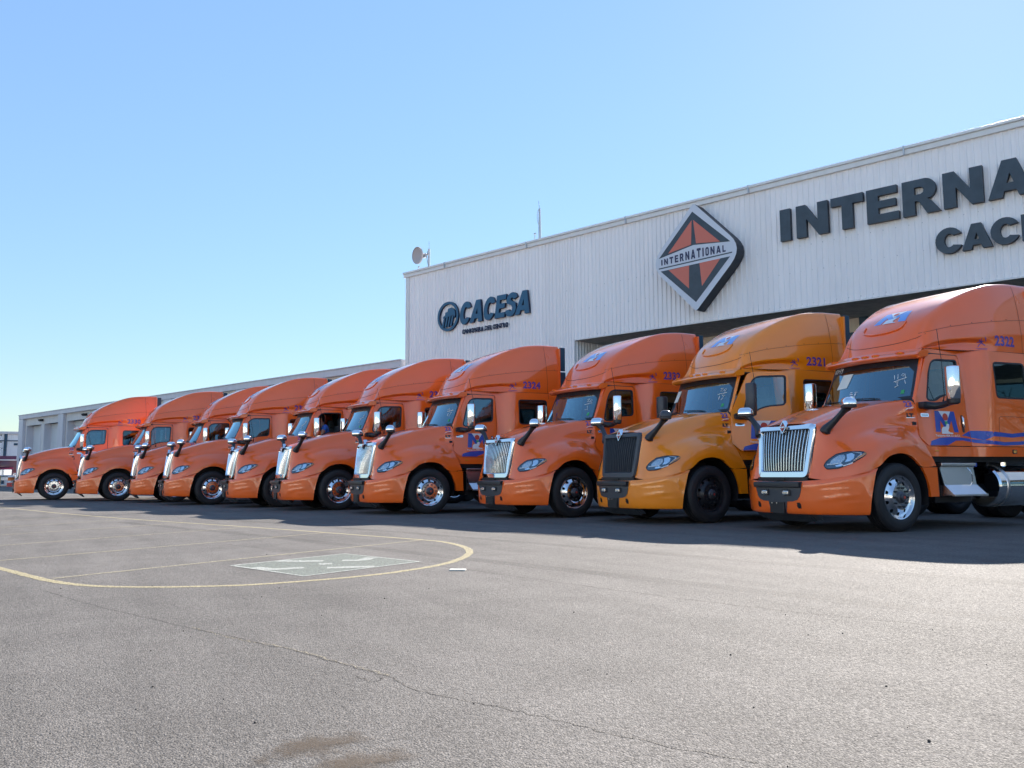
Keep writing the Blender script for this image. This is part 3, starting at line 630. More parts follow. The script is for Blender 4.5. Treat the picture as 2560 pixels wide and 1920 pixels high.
# --- grille
def gx(y, z, off=0): return 1.165-(z-.79)*.128+.045*(1-min(1, abs(y)/.56)**2)+off
def trap(zt, ht, zb, hb, r, n=6): return rounded([(-hb, zb), (hb, zb), (ht, zt), (-ht, zt)], r, n)
grille = empty('grille', parent=TR)
loops = [(trap(1.585, .592, .79, .505, .085), -.05), (trap(1.585, .592, .79, .505, .085), .012), (trap(1.570, .578, .80, .495, .08), .028), (trap(1.515, .515, .875, .447, .045), .030), (trap(1.502, .502, .888, .436, .04), .012), (trap(1.500, .50, .89, .434, .04), -.06)]
vs = []; fs = []; n = len(loops[0][0])
for lp, off in loops: vs += [(gx(p.x, p.y, off), p.x, p.y) for p in lp]
for i in range(len(loops)-1): fs += [(i*n+k, i*n+(k+1) % n, (i+1)*n+(k+1) % n, (i+1)*n+k) for k in range(n)]
surround = mk('surround', vs, fs, M['chrome'], grille, smooth=True)
g = G(); V, F = cdt([Vector(p) for p in trap(1.505, .505, .885, .44, .03)], [], .12); g.add([(gx(v.x, v.y, -.055), v.x, v.y) for v in V], F); g.build('backing', M['plastic'], grille)
SLATS = []
for k in range(16):
    t = (k+.5)/16*2-1; g = G(); P = []
    for q in range(9):
        z = .895+.605*q/8; hw = .434+(z-.89)*.108; y = t*hw*.985; fwd = -.012+.020*sin(pi*q/8)
        P.append((z, y, fwd))
    sec = [(-.022, -.006), (-.004, -.0075), (.004, -.004), (.004, .004), (-.004, .0075), (-.022, .006)]
    vs = []; fs = []
    for z, y, fwd in P: vs += [(gx(y, z, fwd+a), y+b, z) for a, b in sec]
    for i in range(len(P)-1): fs += [(i*6+j, i*6+(j+1) % 6, (i+1)*6+(j+1) % 6, (i+1)*6+j) for j in range(6)]
    SLATS.append(mk('slat', vs, fs, M['chrome'], grille, smooth=50))
g = G(); z0 = 1.553; X = gx(0, z0, .0)
for (a, b, x0, x1, mi) in ((.074, .105, X-.03, X+.040, 0), (.054, .078, X+.038, X+.043, 1)):
    g.prism([(0, z0-b), (a, z0), (0, z0+b), (-a, z0)], x0, x1, 'x', mi)
for P in ([(-.008, z0+.064), (-.008, z0+.016), (-.040, z0+.016)], [(.008, z0+.064), (.040, z0+.016), (.008, z0+.016)], [(-.008, z0-.064), (-.040, z0-.016), (-.008, z0-.016)], [(.008, z0-.064), (.008, z0-.016), (.040, z0-.016)]): g.prism(P, X+.043, X+.0445, 'x', 2)
g.prism([(-.056, z0-.012), (.056, z0-.012), (.056, z0+.012), (-.056, z0+.012)], X+.043, X+.046, 'x', 3)
g.v = [(x-(z-z0)*.128, y, z) for x, y, z in g.v]
g.build('badge', [M['chrome'], M['signside'], M['red'], M['white']], grille)
# --- bumper
PL = [(1.30, 0), (1.285, .38), (1.235, .59), (1.135, .765), (1.0, .935), (.81, 1.07)]
ZT = [.735, .74, .752, .768, .803, .848]
def brow(dz, dout, xr, yr, ztop=True):
    out = []
    for i, (x, y) in enumerate(PL):
        nx, ny = ((1, 0), (.98, .2), (.9, .42), (.76, .65), (.6, .8), (.3, .95))[i]
        z = ZT[i]+dz if ztop else dz
        out.append((x+nx*dout, y+ny*dout, z))
    out.append((xr, yr, (.925+dz) if ztop else dz)); return out
rows = [brow(-.01, -.05, .47, 1.10), brow(0, -.012, .478, 1.145), brow(-.02, .0, .49, 1.152), brow(-.075, .012, .53, 1.158), brow(.58, .008, .605, 1.15, False), brow(.43, 0, .632, 1.142, False), brow(.32, -.012, .64, 1.132, False), brow(.265, -.035, .642, 1.115, False), brow(.255, -.09, .642, 1.06, False)]
vs, fs, R, C = net(rows, 8, 5)
V2 = []
for v in vs:   # pressed-in character lines of the corner panel
    d = 0
    if v.y > .62:
        s_ = v.y
        for (ya, za, yb, zb, wd, am) in ((.72, .64, 1.04, .69, .016, -.005), (.72, .47, 1.06, .54, .024, .006), (.95, .42, 1.11, .44, .02, .003)):
            t = max(0, min(1, (s_-ya)/(yb-ya))); zz = za+(zb-za)*t
            e = max(0, 1-abs(s_-(ya+yb)/2)/((yb-ya)*.62)); d += am*math.exp(-((v.z-zz)/wd)**2)*min(1, e*2.5)
    nn = Vector((v.x-.4, v.y*.9, 0)).normalized(); V2.append(v+nn*d)
bumper = mk('bumper', V2, fs, M['paint'], TR, smooth=30, mirror=True)
def bvh_of(objs):
    vs = []; fs = []
    for o in objs:
        n = len(vs); vs += [v.co.copy() for v in o.data.vertices]; fs += [tuple(i+n for i in p.vertices) for p in o.data.polygons]
    return BVHTree.FromPolygons(vs, fs)
BF = bvh_of([bumper])
def proj(bvh, org, d, off):
    h = bvh.ray_cast(Vector(org), Vector(d))
    if h[0] is None: return None
    nn = h[1] if h[1].dot(Vector(d)) < 0 else -h[1]; return h[0]+nn*off
def patch(g, bvh, outer, holes, h, f, d, off, mi=0, side=0.):
    """f: 2d point -> ray origin. Adds the outline wrapped on the surface, off proud of it."""
    V, F = cdt([Vector(p) for p in outer], [[Vector(q) for q in hh] for hh in holes], h)
    P = [proj(bvh, f(v), d, off) for v in V]; F = [q for q in F if all(P[i] is not None for i in q)]
    P = [p if p is not None else Vector((0, 0, -5)) for p in P]; g.add(P, F, mi)
    if side:
        for lp in [outer]+list(holes):
            lp = densify(lp, h) if h > 0 else [Vector(p) for p in lp]; a = [proj(bvh, f(v), d, off) for v in lp]; b = [proj(bvh, f(v), d, off-side) for v in lp]; n = len(lp)
            if any(q is None for q in a+b): continue
            g.add(a+b, [(i, (i+1) % n, n+(i+1) % n, n+i) for i in range(n)], mi)
ff = lambda p: (3, p[0], p[1])
half = [(0, .728), (.475, .728), (.462, .62), (.43, .52), (.385, .468), (.30, .445), (.19, .440), (.175, .36), (.15, .262)]
g = G(); patch(g, BF, half[1:]+[(-a, b) for a, b in half[:0:-1]], [], .05, ff, (-1, 0, 0), .008, side=.03); g.build('lower_grille', M['greyplastic'], TR, smooth=True, merge=True)
g = G(); rr = [(1.315, -.47), (1.335, -.25), (1.34, 0), (1.335, .25), (1.315, .47)]; pr = [(.03, .725), (.035, .70), (.03, .655), (0, .645)]
L = crline([Vector((a, b, 0)) for a, b in rr], 4); vs = []; fs = []
for q in L: vs += [(q.x+dx-.01, q.y, z) for dx, z in [(-.03, .735)]+pr]
k5 = 5; fs = [(i*k5+j, i*k5+j+1, (i+1)*k5+j+1, (i+1)*k5+j) for i in range(len(L)-1) for j in range(k5-1)]; g.add(vs, fs)
g.build('bumper_ledge', M['plastic'], TR, smooth=True)
g = G(); V, F = cdt([Vector(p) for p in [(-.50, .715), (.50, .715), (.52, .80), (-.52, .80)]], [], .1); g.add([(1.20+.03*(1-(v.x/.5)**2), v.x, v.y) for v in V], F); g.box(1.225, 1.25, -.10, .10, .755, .778); g.build('gap_panel', M['dark'], TR)
for y in (-.235, .205):
    g = G(); P = []
    g.box(1.31, 1.335, y-.072, y+.072, .53, .615, .012, 0); g.box(1.33, 1.347, y-.058, y+.058, .542, .603, .016, 1); g.build('fog_lamp', [M['plastic'], M['lampglass']], TR)
for y in (-.415, .405):
    g = G(); patch(g, BF, [(y-.03, .43), (y+.02, .43), (y+.04, .40), (y+.04, .345), (y-.01, .345), (y-.03, .37)], [], 0, ff, (-1, 0, 0), .004, side=.0); g.build('tow_hole', M['void'], TR)
g = G(); g.prism([(-.145, .27), (.145, .27), (.15, .43), (-.15, .43)], 1.300, 1.318, 'x', 0)
for y in (-.10, .0): g.box(1.318, 1.323, y-.008, y+.008, .407, .423, 0, 1)
g.build('plate_holder', [M['dark'], M['lampglass']], TR)
g = G(); g.prism([(1.20, .27), (1.10, .275), (1.00, .16), (1.02, .14)], -.48, .48, 'y'); g.prism([(1.17, .27), (1.12, .27), (1.03, .17)], -.62, .62, 'y'); g.build('air_dam', M['greyplastic'], TR)
# --- headlight: wrapped on the hood corner
BH = bvh_of([hood]); hd = Vector((-.80, -.60, 0)).normalized(); he = Vector((-.60, .80, 0))
def fh(p): return Vector((1.0, .90, 0))+he*p[0]-hd*1.2+Vector((0, 0, p[1]))
A0 = (Vector((1.073, .706, 0))-Vector((1.0, .90, 0))).dot(he); A1 = (Vector((.66, 1.13, 0))-Vector((1.0, .90, 0))).dot(he)
def hp(t, z): return (A0+(A1-A0)*t, z)
outl = rounded([hp(0, .965), hp(.08, .905), hp(.35, .915), hp(.62, .975), hp(.90, 1.075), hp(1.0, 1.135), hp(.90, 1.165), hp(.58, 1.165), hp(.30, 1.13), hp(.10, 1.045)], .03, 3)
def inner(d): return offset_poly(outl, -d)
def headlight(side):
    hl = empty('headlight', parent=TR); S = (lambda g: setattr(g, 'v', [(x, -y, z) for x, y, z in g.v])) if side < 0 else (lambda g: None)
    g = G(); patch(g, BH, outl, [inner(.014)], .05, fh, hd, .010, side=.012); S(g); g.build('bezel', M['dark'], hl, smooth=True)
    g = G(); patch(g, BH, inner(.013), [], .04, fh, hd, .002); S(g); g.build('housing', M['lampdark'], hl, smooth=True)
    g = G(); patch(g, BH, rounded([hp(.15, 1.0), hp(.22, .975), hp(.42, 1.0), hp(.52, 1.06), hp(.50, 1.12), hp(.36, 1.11), hp(.22, 1.055)], .03, 3), [], .03, fh, hd, .005); S(g); g.build('reflector', M['lampglass'], hl, smooth=True)
    g = G(); patch(g, BH, [hp(.50, 1.01), hp(.55, 1.055), hp(.54, 1.12), hp(.66, 1.14), hp(.72, 1.115), hp(.70, 1.06), hp(.62, 1.025)], [], 0, fh, hd, .009); patch(g, BH, [hp(.30, .945), hp(.44, .955), hp(.42, .985), hp(.28, .965)], [], 0, fh, hd, .009); S(g); g.build('chrome_cup', M['chrome'], hl)
    g = G()
    for P in ([hp(.09, .985), hp(.10, .968), hp(.40, .985), hp(.47, .948), hp(.66, .985), hp(.88, 1.12), hp(.86, 1.13), hp(.65, 1.0), hp(.47, .965), hp(.41, 1.0)], [hp(.86, 1.13), hp(.70, 1.148), hp(.66, 1.155), hp(.88, 1.14)]): patch(g, BH, P, [], 0, fh, hd, .012)
    S(g); g.build('light_guide', M['white'], hl)
    g = G(); patch(g, BH, [hp(.66, 1.005), hp(.90, 1.09), hp(.985, 1.135), hp(.94, 1.145), hp(.80, 1.085)], [], 0, fh, hd, .011); S(g); g.build('turn_signal', M['amber'], hl)
    g = G(); patch(g, BH, inner(.012), [], .05, fh, hd, .016); S(g); g.build('lens', M['lens'], hl, smooth=True)
headlight(1); headlight(-1)
# --- cab body
slw = rounded([(-2.275, 2.60), (-2.285, 2.04), (-3.045, 2.04), (-3.035, 2.61)], .07, 4)
cabside = side_part('cab_side', [(-3.455, 1.262), (-1.768, 1.262), (-1.768, 2.67), (-1.735, 2.715), (-1.07, 2.72), (-1.0, 2.74), (-1.02, 2.785), (-3.455, 2.785)][::-1], [slw], .09, M['paint'], TR, both=True)
side_part('kick_panel', [(-.56, 1.10), (-.86, 1.10), (-.86, 1.35), (-.72, 1.50), (-.56, 1.50)][::-1], [], .09, M['paint'], TR, off=-.012, both=True)
side_part('sill', [(-3.455, 1.10), (-.80, 1.10), (-.745, 1.253), (-3.455, 1.253)], [], .12, M['paint'], TR, both=True)
for sg_ in (1, -1):
    o = side_part('sleeper_window', offset_poly(slw, .012), [], .09, M['tint'], TR, off=-.012, mirror=sg_ < 0, rim=False)
    side_part('window_seal', offset_poly(slw, .016), [offset_poly(slw, -.012)], 0, M['plastic'], o, off=.004, mirror=sg_ < 0, depth=.02)
g = G(); g.box(-3.46, -3.42, -1.10, 1.10, 1.1, 3.9); g.build('rear_wall', M['paint'], TR)
# windshield, pillars, cowl
def wrow(zc, xc, ze, xe, ye, bul=0): return [(xe+(xc-xe)*(1-(abs(t))**2.1), t*ye, ze+(zc-ze)*(1-t*t)) for t in [-1, -.8, -.5, -.2, 0, .2, .5, .8, 1]]
WR = [wrow(1.965, -.44, 1.985, -.655, .885), wrow(2.19, -.575, 2.20, -.750, .868), wrow(2.42, -.70, 2.42, -.838, .848), wrow(2.665, -.815, 2.66, -.935, .825)]
vs, fs, R, C = net(WR, 3, 5); ws = mk('windshield', vs, fs, M['wsglass'], TR, smooth=True)
BW = bvh_of([ws]); fw = lambda p: (2, p[0], p[1])
g = G(); wo = [(-.88, 1.985), (-.5, 1.97), (0, 1.962), (.5, 1.97), (.88, 1.985), (.822, 2.655), (.4, 2.66), (-.4, 2.66), (-.822, 2.655)]
wi = [(-.845, 2.03), (-.5, 2.005), (0, 1.995), (.5, 2.005), (.845, 2.03), (.805, 2.42), (.70, 2.515), (.4, 2.545), (-.4, 2.545), (-.70, 2.515), (-.805, 2.42)]
patch(g, BW, wo, [wi], .12, fw, (-1, 0, 0), .004); g.build('frit_band', M['plastic'], ws)
for yy in (.42, -.30):
    g = G(); P = [proj(BW, (2, yy-.0, 2.0), (-1, 0, 0), .02), proj(BW, (2, yy-.25, 2.02), (-1, 0, 0), .022), proj(BW, (2, yy-.52, 2.03), (-1, 0, 0), .02)]; g.tube(P, .008, 5); P2_ = [proj(BW, (2, yy-.1, 2.02), (-1, 0, 0), .014), proj(BW, (2, yy-.62, 2.045), (-1, 0, 0), .014)]; g.tube(P2_, .006, 4); g.build('wiper', M['dark'], ws)
g = G(); rw = []
for (x, y, z, x2, y2, z2) in ((-.655, .885, 1.96, -.675, .93, 1.93), (-.655, .885, 1.985, -.685, .925, 2.0), (-.750, .868, 2.20, -.785, .905, 2.21), (-.838, .848, 2.42, -.880, .883, 2.43), (-.935, .825, 2.66, -.985, .855, 2.66), (-.96, .82, 2.73, -1.02, .848, 2.76)): rw.append([(x+.003, y, z), (x-.012, y+.022, z), (x2, y2, z2), (x2-.03, y2-.03, z2)])
vs, fs, R, C = net(rw, 3, 2); g = G(); g.add(vs, fs); g.build('windshield_pillar', M['paint'], TR, smooth=30, mirror='split')
g = G(); rw = [wrow(1.965, -.44, 1.985, -.655, .885), wrow(1.955, -.42, 1.95, -.64, .90), wrow(1.90, -.45, 1.88, -.655, .92), wrow(1.1, -.55, 1.1, -.66, .95)]
vs, fs, R, C = net(rw, 3, 2); mk('cowl', vs, fs, M['dark'], TR, smooth=True)
rw = [wrow(2.665, -.815, 2.66, -.935, .825), wrow(2.70, -.83, 2.70, -.95, .83), wrow(2.80, -.86, 2.79, -1.0, .84), wrow(2.80, -1.4, 2.79, -1.4, .84)]
vs, fs, R, C = net(rw, 3, 2); mk('roof_header', vs, fs, M['paint'], TR, smooth=30)
# sun visor with marker lamps
def vrow(pts):   # pts: (dx, z) at centre / edge
    return [[(-.62-.15*abs(t)**2.3+dx+(de-dx)*abs(t)**3, t*.93, z+(ze-z)*t*t) for t in [-1, -.93, -.75, -.4, 0, .4, .75, .93, 1]] for dx, de, z, ze in pts]
VR = vrow([(-.27, -.20, 2.655, 2.63), (-.10, -.08, 2.625, 2.615), (0, 0, 2.655, 2.655), (.008, .004, 2.68, 2.672), (-.05, -.03, 2.715, 2.70), (-.14, -.10, 2.745, 2.735), (-.26, -.20, 2.765, 2.755), (-.30, -.235, 2.74, 2.73)])
for r in VR:
    for i in (0, 8): r[i] = (r[i][0]-.01, r[i][1], .5*(r[i][2]+2.69))
vs, fs, R, C = net(VR, 3, 4)
visor = mk('sun_visor', vs, fs, M['paint'], TR, smooth=35)
g = G(); g.prism([(-.80, 2.63), (-.785, 2.70), (-.86, 2.745), (-1.02, 2.76), (-1.0, 2.66)], .86, .93, 'y'); g.prism([(-.80, 2.63), (-.785, 2.70), (-.86, 2.745), (-1.02, 2.76), (-1.0, 2.66)], -.93, -.86, 'y'); g.build('visor_end', M['paint'], visor)
BV = bvh_of([visor])
for y in (-.70, -.20, 0, .20, .62):
    xx = -.62-.15*abs(y/.93)**2.3-.075; p = proj(BV, (xx, y, 4), (0, 0, -1), 0) or Vector((xx, y, 2.73))
    bm = bmesh.new(); bmesh.ops.create_uvsphere(bm, u_segments=14, v_segments=7, radius=1); g = G(); g.addbm(bm, 0, Matrix.Translation(p) @ Matrix.Rotation(radians(-24), 4, 'Y') @ Matrix.Diagonal((.028, .062, .018, 1)))
    bm = bmesh.new(); bmesh.ops.create_uvsphere(bm, u_segments=12, v_segments=6, radius=1); g.addbm(bm, 1, Matrix.Translation(p+Vector((0, 0, .002))) @ Matrix.Rotation(radians(-24), 4, 'Y') @ Matrix.Diagonal((.042, .082, .010, 1)))
    g.build('marker_lamp', [M['amber'], M['paint']], visor, smooth=True)
# --- roof fairing
CL = [(-.86, 2.79), (-1.0, 3.05), (-1.2, 3.31), (-1.5, 3.53), (-1.93, 3.745), (-2.43, 3.915), (-2.93, 3.985), (-3.46, 3.995)]
SH = [(-1.03, .66, 2.80), (-1.13, .69, 3.07), (-1.29, .71, 3.30), (-1.52, .75, 3.475), (-1.93, .83, 3.70), (-2.42, .905, 3.885), (-2.92, .955, 3.955), (-3.46, .975, 3.965)]
SE = [(-1.0, .80), (-1.17, .86), (-1.33, .885), (-1.58, .92), (-1.95, 1.0), (-2.45, 1.075), (-2.95, 1.085), (-3.46, 1.085)]
def zus(x): return interp(-x, [(1.03, 3.0), (1.08, 3.04), (1.6, 3.165), (2.24, 3.26), (3.0, 3.34), (3.5, 3.36)])
def zle(x): return interp(-x, [(1.0, 2.835), (1.3, 2.90), (1.7, 2.965), (2.1, 2.985), (2.6, 3.0), (3.5, 3.02)])
RW = [[] for _ in range(11)]
for (cx_, cz_), (sx, sy, sz_), (ex, ey) in zip(CL, SH, SE):
    us = min(zus(ex), sz_-.02) if sz_ > 3.2 else 2.80+(sz_-2.80)*.75; le = min(zle(ex), 2.79+(us-2.79)*.6); scoop = .055*max(0, min(1, (2.35+ex)/.25))*max(0, min(1, (-.95-ex)/.25))
    yo = ey+.01*0; ytop = sy
    RW[0].append((cx_, 0, cz_)); RW[1].append((cx_*.8+sx*.2-.0, sy*.5, cz_*.85+sz_*.15)); RW[2].append((cx_*.35+sx*.65, sy*.86, cz_*.4+sz_*.6)); RW[3].append((sx, sy, sz_))
    RW[4].append((sx*.85+ex*.15, sy+(ey-sy)*.42, sz_-(sz_-us)*.22)); RW[5].append((sx*.45+ex*.55, sy+(ey-sy)*.72, sz_-(sz_-us)*.6)); RW[6].append((ex, sy+(ey-sy)*.88, us))
    RW[7].append((ex, ey+.0-(.0 if ex < -2.3 else -.012), le+(us-le)*.35)); RW[8].append((ex, ey+(.016 if ex > -2.3 and ex < -1.1 else 0), le)); RW[9].append((ex, ey-scoop, le-.055 if scoop > 0 else le-.1)); RW[10].append((ex, ey-scoop*.2, 2.787))
vs, fs, R, C = net(RW, 7, 5)
fair = mk('roof_fairing', vs, fs, M['paint'], TR, smooth=30, mirror=True)
g = G(); rp = [(0, 3.995), (.49, 3.99), (.84, 3.978), (.975, 3.965), (1.02, 3.87), (1.05, 3.6), (1.07, 3.36), (1.085, 3.1), (1.085, 2.787)]
pl = [(a, b) for a, b in rp]+[(-a, b) for a, b in rp[:0:-1]]; g.prism([(a*.995, b-.004) for a, b in pl], -3.455, -3.40, 'x'); g.build('rear_wall', M['paint'], TR)
for sg_ in (1, -1):
    g = G(); y0, y1 = sorted((sg_*1.035, sg_*1.075)); g.box(-3.625, -3.475, y0, y1, 1.3, 3.33, .006); g.box(-3.62, -3.475, y0-.01*sg_, y1-.01*sg_, 3.36, 3.935, .006); g.build('side_extender', M['frame'], TR)
BS = bvh_of([hood, cabside, fair, bumper])
fs_ = lambda p: (p[0], 3, p[1])
def sidepatch(g, outer, holes=(), h=.08, off=.0035, mi=0, bvh=None): patch(g, bvh or BS, outer, list(holes), h, fs_, (0, -1, 0), off, mi)
def sideline(g, pts, wd=.007, off=.003, bvh=None, n=6):
    P = crline([Vector((a, b, 0)) for a, b in pts], n) if n else [Vector((a, b, 0)) for a, b in pts]
    A = []; B = []
    for i, p in enumerate(P):
        d = (P[min(i+1, len(P)-1)]-P[max(i-1, 0)]).normalized(); nn = Vector((-d.y, d.x, 0))*wd/2
        a = proj(bvh or BS, fs_(p+nn), (0, -1, 0), off); b = proj(bvh or BS, fs_(p-nn), (0, -1, 0), off)
        if a is None or b is None: continue
        A.append(a); B.append(b)
    n_ = len(A); g.add(A+B, [(i, i+1, n_+i+1, n_+i) for i in range(n_-1)])
# --- panel gaps
g = G()
sideline(g, [(-1.12, 3.055), (-1.3, 3.10), (-1.6, 3.165), (-2.24, 3.26), (-3.0, 3.34), (-3.45, 3.36)], .0055)
sideline(g, [(-1.02, 2.786), (-1.9, 2.788), (-2.6, 2.79), (-3.45, 2.795)], .009)
sideline(g, [(-3.04, 3.93), (-3.06, 3.6), (-3.08, 3.34), (-3.09, 3.0), (-3.09, 2.79)], .007)
sideline(g, [(-3.10, 2.78), (-3.10, 2.65)], .006, n=0); sideline(g, [(-3.12, 2.0), (-3.13, 1.27)], .006, n=0)
bx = rounded([(-2.30, 1.735), (-2.28, 1.31), (-3.02, 1.31), (-3.04, 1.735)], .06, 4); sideline(g, [tuple(p) for p in bx]+[tuple(bx[0])], .007, n=0)
g.build('panel_gap', M['seam'], TR, mirror='split', merge=False)
g = G(); FB = bvh_of([fair]); A = []
for q in range(25):
    y = -.80+1.6*q/24; zz = 2.90+.13*(abs(y)/.8)**3; p = proj(FB, (2, y, zz), (-1, 0, 0), .003); p2 = proj(FB, (2, y, zz+.009), (-1, 0, 0), .003)
    if p and p2: A.append((p, p2))
n_ = len(A); g.add([a for a, b in A]+[b for a, b in A], [(i, i+1, n_+i+1, n_+i) for i in range(n_-1)]); g.build('brow_gap', M['seam'], TR, merge=False)
g = G()
for x in (-1.6, -2.0, -2.4, -2.75, -3.3):
    p = proj(BS, fs_((x, zus(x)+.02)), (0, -1, 0), .003); g.box(p.x-.005, p.x+.005, p.y-.004, p.y+.004, p.z-.005, p.z+.005)
g.build('fairing_bolt', M['dark'], TR, mirror=True)['kind'] = 'stuff'
# --- doors
door_out = rounded([(-.655, 2.0), (-.648, 1.50), (-.64, 1.40), (-.80, 1.265), (-1.755, 1.265), (-1.755, 2.66), (-1.72, 2.703), (-1.13, 2.705), (-1.0, 2.67), (-.70, 2.03)], [.02, 0, .02, .02, .03, .06, .04, .06, .05, .02], 3)
win = rounded([(-.905, 2.005), (-.93, 1.965), (-1.08, 1.965), (-1.20, 2.03), (-1.36, 2.072), (-1.66, 2.095), (-1.70, 2.625), (-1.20, 2.615), (-1.09, 2.56), (-1.0, 2.38)], [.02, .04, .07, .07, .05, .07, .05, .08, .08, .05], 4)
HINGE = Vector((-.66, .93, 0))
def make_door(side):
    S = (lambda o: [setattr(v, 'co', Vector((v.co.x, -v.co.y, v.co.z))) for v in o.data.vertices] and o.data.flip_normals()) if side < 0 else (lambda o: None)
    d = empty('door', HINGE*1 if side > 0 else Vector((HINGE.x, -HINGE.y, 0)), 0, TR)
    sh = Vector((HINGE.x, HINGE.y, 0))
    def put(o):
        for v in o.data.vertices: v.co -= sh
        S(o); o.parent = d; return o
    put(side_part('door_skin', door_out, [win], .09, M['paint'], d, off=.004, depth=.05))
    sk = d.children[-1]
    put(side_part('door_lining', offset_poly(door_out, -.01), [offset_poly(win, -.01)], .0, M['interior'], d, off=-.05, rim=False))
    gl_ = put(side_part('door_window', offset_poly(win, .012), [], .1, M['glass'], d, off=-.014, rim=False))
    put(side_part('window_seal', offset_poly(win, .016), [offset_poly(win, -.012)], 0, M['plastic'], d, off=.007, depth=.02))
    # handle
    g = G(); ho = rounded([(-1.605, 1.755), (-1.665, 1.74), (-1.65, 1.475), (-1.59, 1.475)], .035, 4); V, F = cdt(ho, [], 0); g.add([SIDE(v, .009) for v in V], F, 0)
    g.tube([SIDE((-1.618, 1.725), .02), SIDE((-1.622, 1.70), .03), SIDE((-1.614, 1.60), .032), SIDE((-1.632, 1.545), .022)], [.012, .016, .016, .013], 8, 1)
    put(g.build('handle', [M['plastic'], M['chrome']], d, smooth=50))
    # mirror arm & shell
    g = G()
    g.tube([(-.71, .955, 1.885), (-.80, .985, 1.88), (-.92, 1.07, 1.865), (-.93, 1.20, 1.875), (-.90, 1.32, 1.895), (-.88, 1.40, 1.90)], [.045, .062, .058, .048, .044, .04], 10)
    g.prism(rounded([(-.70, 1.93), (-.705, 1.83), (-.93, 1.815), (-.95, 1.90)], .03, 3), .94, 1.035, 'y')
    put(g.build('mirror_arm', M['plastic'], d, smooth=50))
    g = G(); ang = radians(-32); pr = rounded([(-.085, -.105), (.02, -.115), (.085, -.055), (.085, .055), (.02, .115), (-.085, .105)], .03, 3)
    c0 = Vector((-.875, 1.405, 0)); prr = [Vector((p.x*cos(ang)-p.y*sin(ang)+c0.x, p.x*sin(ang)+p.y*cos(ang)+c0.y)) for p in pr]
    def shell(zs, ks, mi):
        vs = []; n = len(prr)
        for z, k in zip(zs, ks): vs += [(c0.x+(p.x-c0.x)*k, c0.y+(p.y-c0.y)*k, z) for p in prr]
        fs = [(i*n+j, i*n+(j+1) % n, (i+1)*n+(j+1) % n, (i+1)*n+j) for i in range(len(zs)-1) for j in range(n)]+[tuple(range(n)), tuple((len(zs)-1)*n+j for j in range(n))]; g.add(vs, fs, mi)
    shell([1.945, 1.955, 2.2, 2.40, 2.428, 2.436], [.93, .985, 1.0, 1.0, .96, .84], 0); shell([1.865, 1.885, 1.944], [.70, .90, .94], 1)
    put(g.build('mirror_shell', [M['chrome'], M['plastic']], d, smooth=40))
    return d, sk, gl_
doorL, skinL, glassL = make_door(1); doorR, _s, _g = make_door(-1)
BD = BVHTree.FromPolygons([v.co+Vector((HINGE.x, HINGE.y, 0)) for v in skinL.data.vertices], [tuple(p.vertices) for p in skinL.data.polygons])
def dp(g_, poly, holes=(), mi=0, off=.003, h=.08): patch(g_, BD, poly, list(holes), h, fs_, (0, -1, 0), off, mi)
g = G(); lx = lambda a, b: (-.985-a*.52, 1.475+b*.325)   # door emblem frame: a 0..1 rearward, b 0..1 up
dp(g, [lx(.0, 0), lx(.06, 1), lx(.30, 1), lx(.50, .36), lx(.72, 1), lx(.92, 1), lx(1, 0), lx(.80, 0), lx(.74, .55), lx(.56, .12), lx(.44, .12), lx(.25, .55), lx(.2, 0)], mi=0)
dp(g, [lx(.22, 1.0), lx(.75, 1.0), lx(.50, .42)], mi=1, off=.005)
dp(g, [(lx(.485, .72)[0]+.062*cos(t), lx(.485, .72)[1]+.058*sin(t)) for t in [2*pi*k/16 for k in range(16)]], mi=2, off=.007)
dp(g, [lx(.44, .52), lx(.54, .52), lx(.57, .36), lx(.5, .30), lx(.43, .38)], mi=3, off=.0085)
dp(g, [lx(.22, -.09), lx(.24, .12), lx(.31, .24), lx(.45, .26), lx(.50, .40), lx(.60, .38), lx(.58, .20), lx(.52, .06), lx(.60, -.02), lx(.72, -.03), lx(.72, -.09)], mi=1, off=.0095)
vs, fs = text_mesh('Transportes MSM, S.A. de C.V.', .055, .0012); wx = max(v[0] for v in vs); 
P = [proj(BD, fs_((-.965-x*(.56/wx), 1.405+y*.85)), (0, -1, 0), .003) for x, y in vs]; g.add(P, [f for f in fs if all(P[i] for i in f)], 1)
for i in range(len(g.v)): g.v[i] = (g.v[i][0]-HINGE.x, g.v[i][1]-HINGE.y, g.v[i][2])
g.build('door_emblem', [M['blue'], M['white'], M['red'], M['green']], doorL, merge=False)
g = G(); wv1 = [(-.735, 1.27), (-.86, 1.335), (-1.05, 1.385), (-1.3, 1.40), (-1.55, 1.395), (-1.755, 1.378)]; wv2 = [(-1.755, 1.328), (-1.55, 1.35), (-1.40, 1.345), (-1.28, 1.30), (-1.20, 1.272)]
dp(g, wv1+wv2, mi=0)
for i in range(len(g.v)): g.v[i] = (g.v[i][0]-HINGE.x, g.v[i][1]-HINGE.y, g.v[i][2])
g.build('blue_wave', M['blue'], doorL, merge=False); g = G(); dp(g, [(-1.56, 1.425), (-1.755, 1.50), (-1.755, 1.405), (-1.66, 1.418)], mi=0)
for i in range(len(g.v)): g.v[i] = (g.v[i][0]-HINGE.x, g.v[i][1]-HINGE.y, g.v[i][2])
g.build('blue_wave', M['blue'], doorL, merge=False)
g = G(); dp(g, rounded([(-.725, 1.755), (-.725, 1.705), (-.885, 1.705), (-.885, 1.755)], .01, 2), mi=0, off=.006); vs, fs = text_mesh('LUCKY', .04, .001)
for k in range(6): dp(g, [(-.745-.022*k, 1.72), (-.745-.022*k, 1.74), (-.757-.022*k, 1.74), (-.757-.022*k, 1.72)], mi=1, off=.0075, h=0)
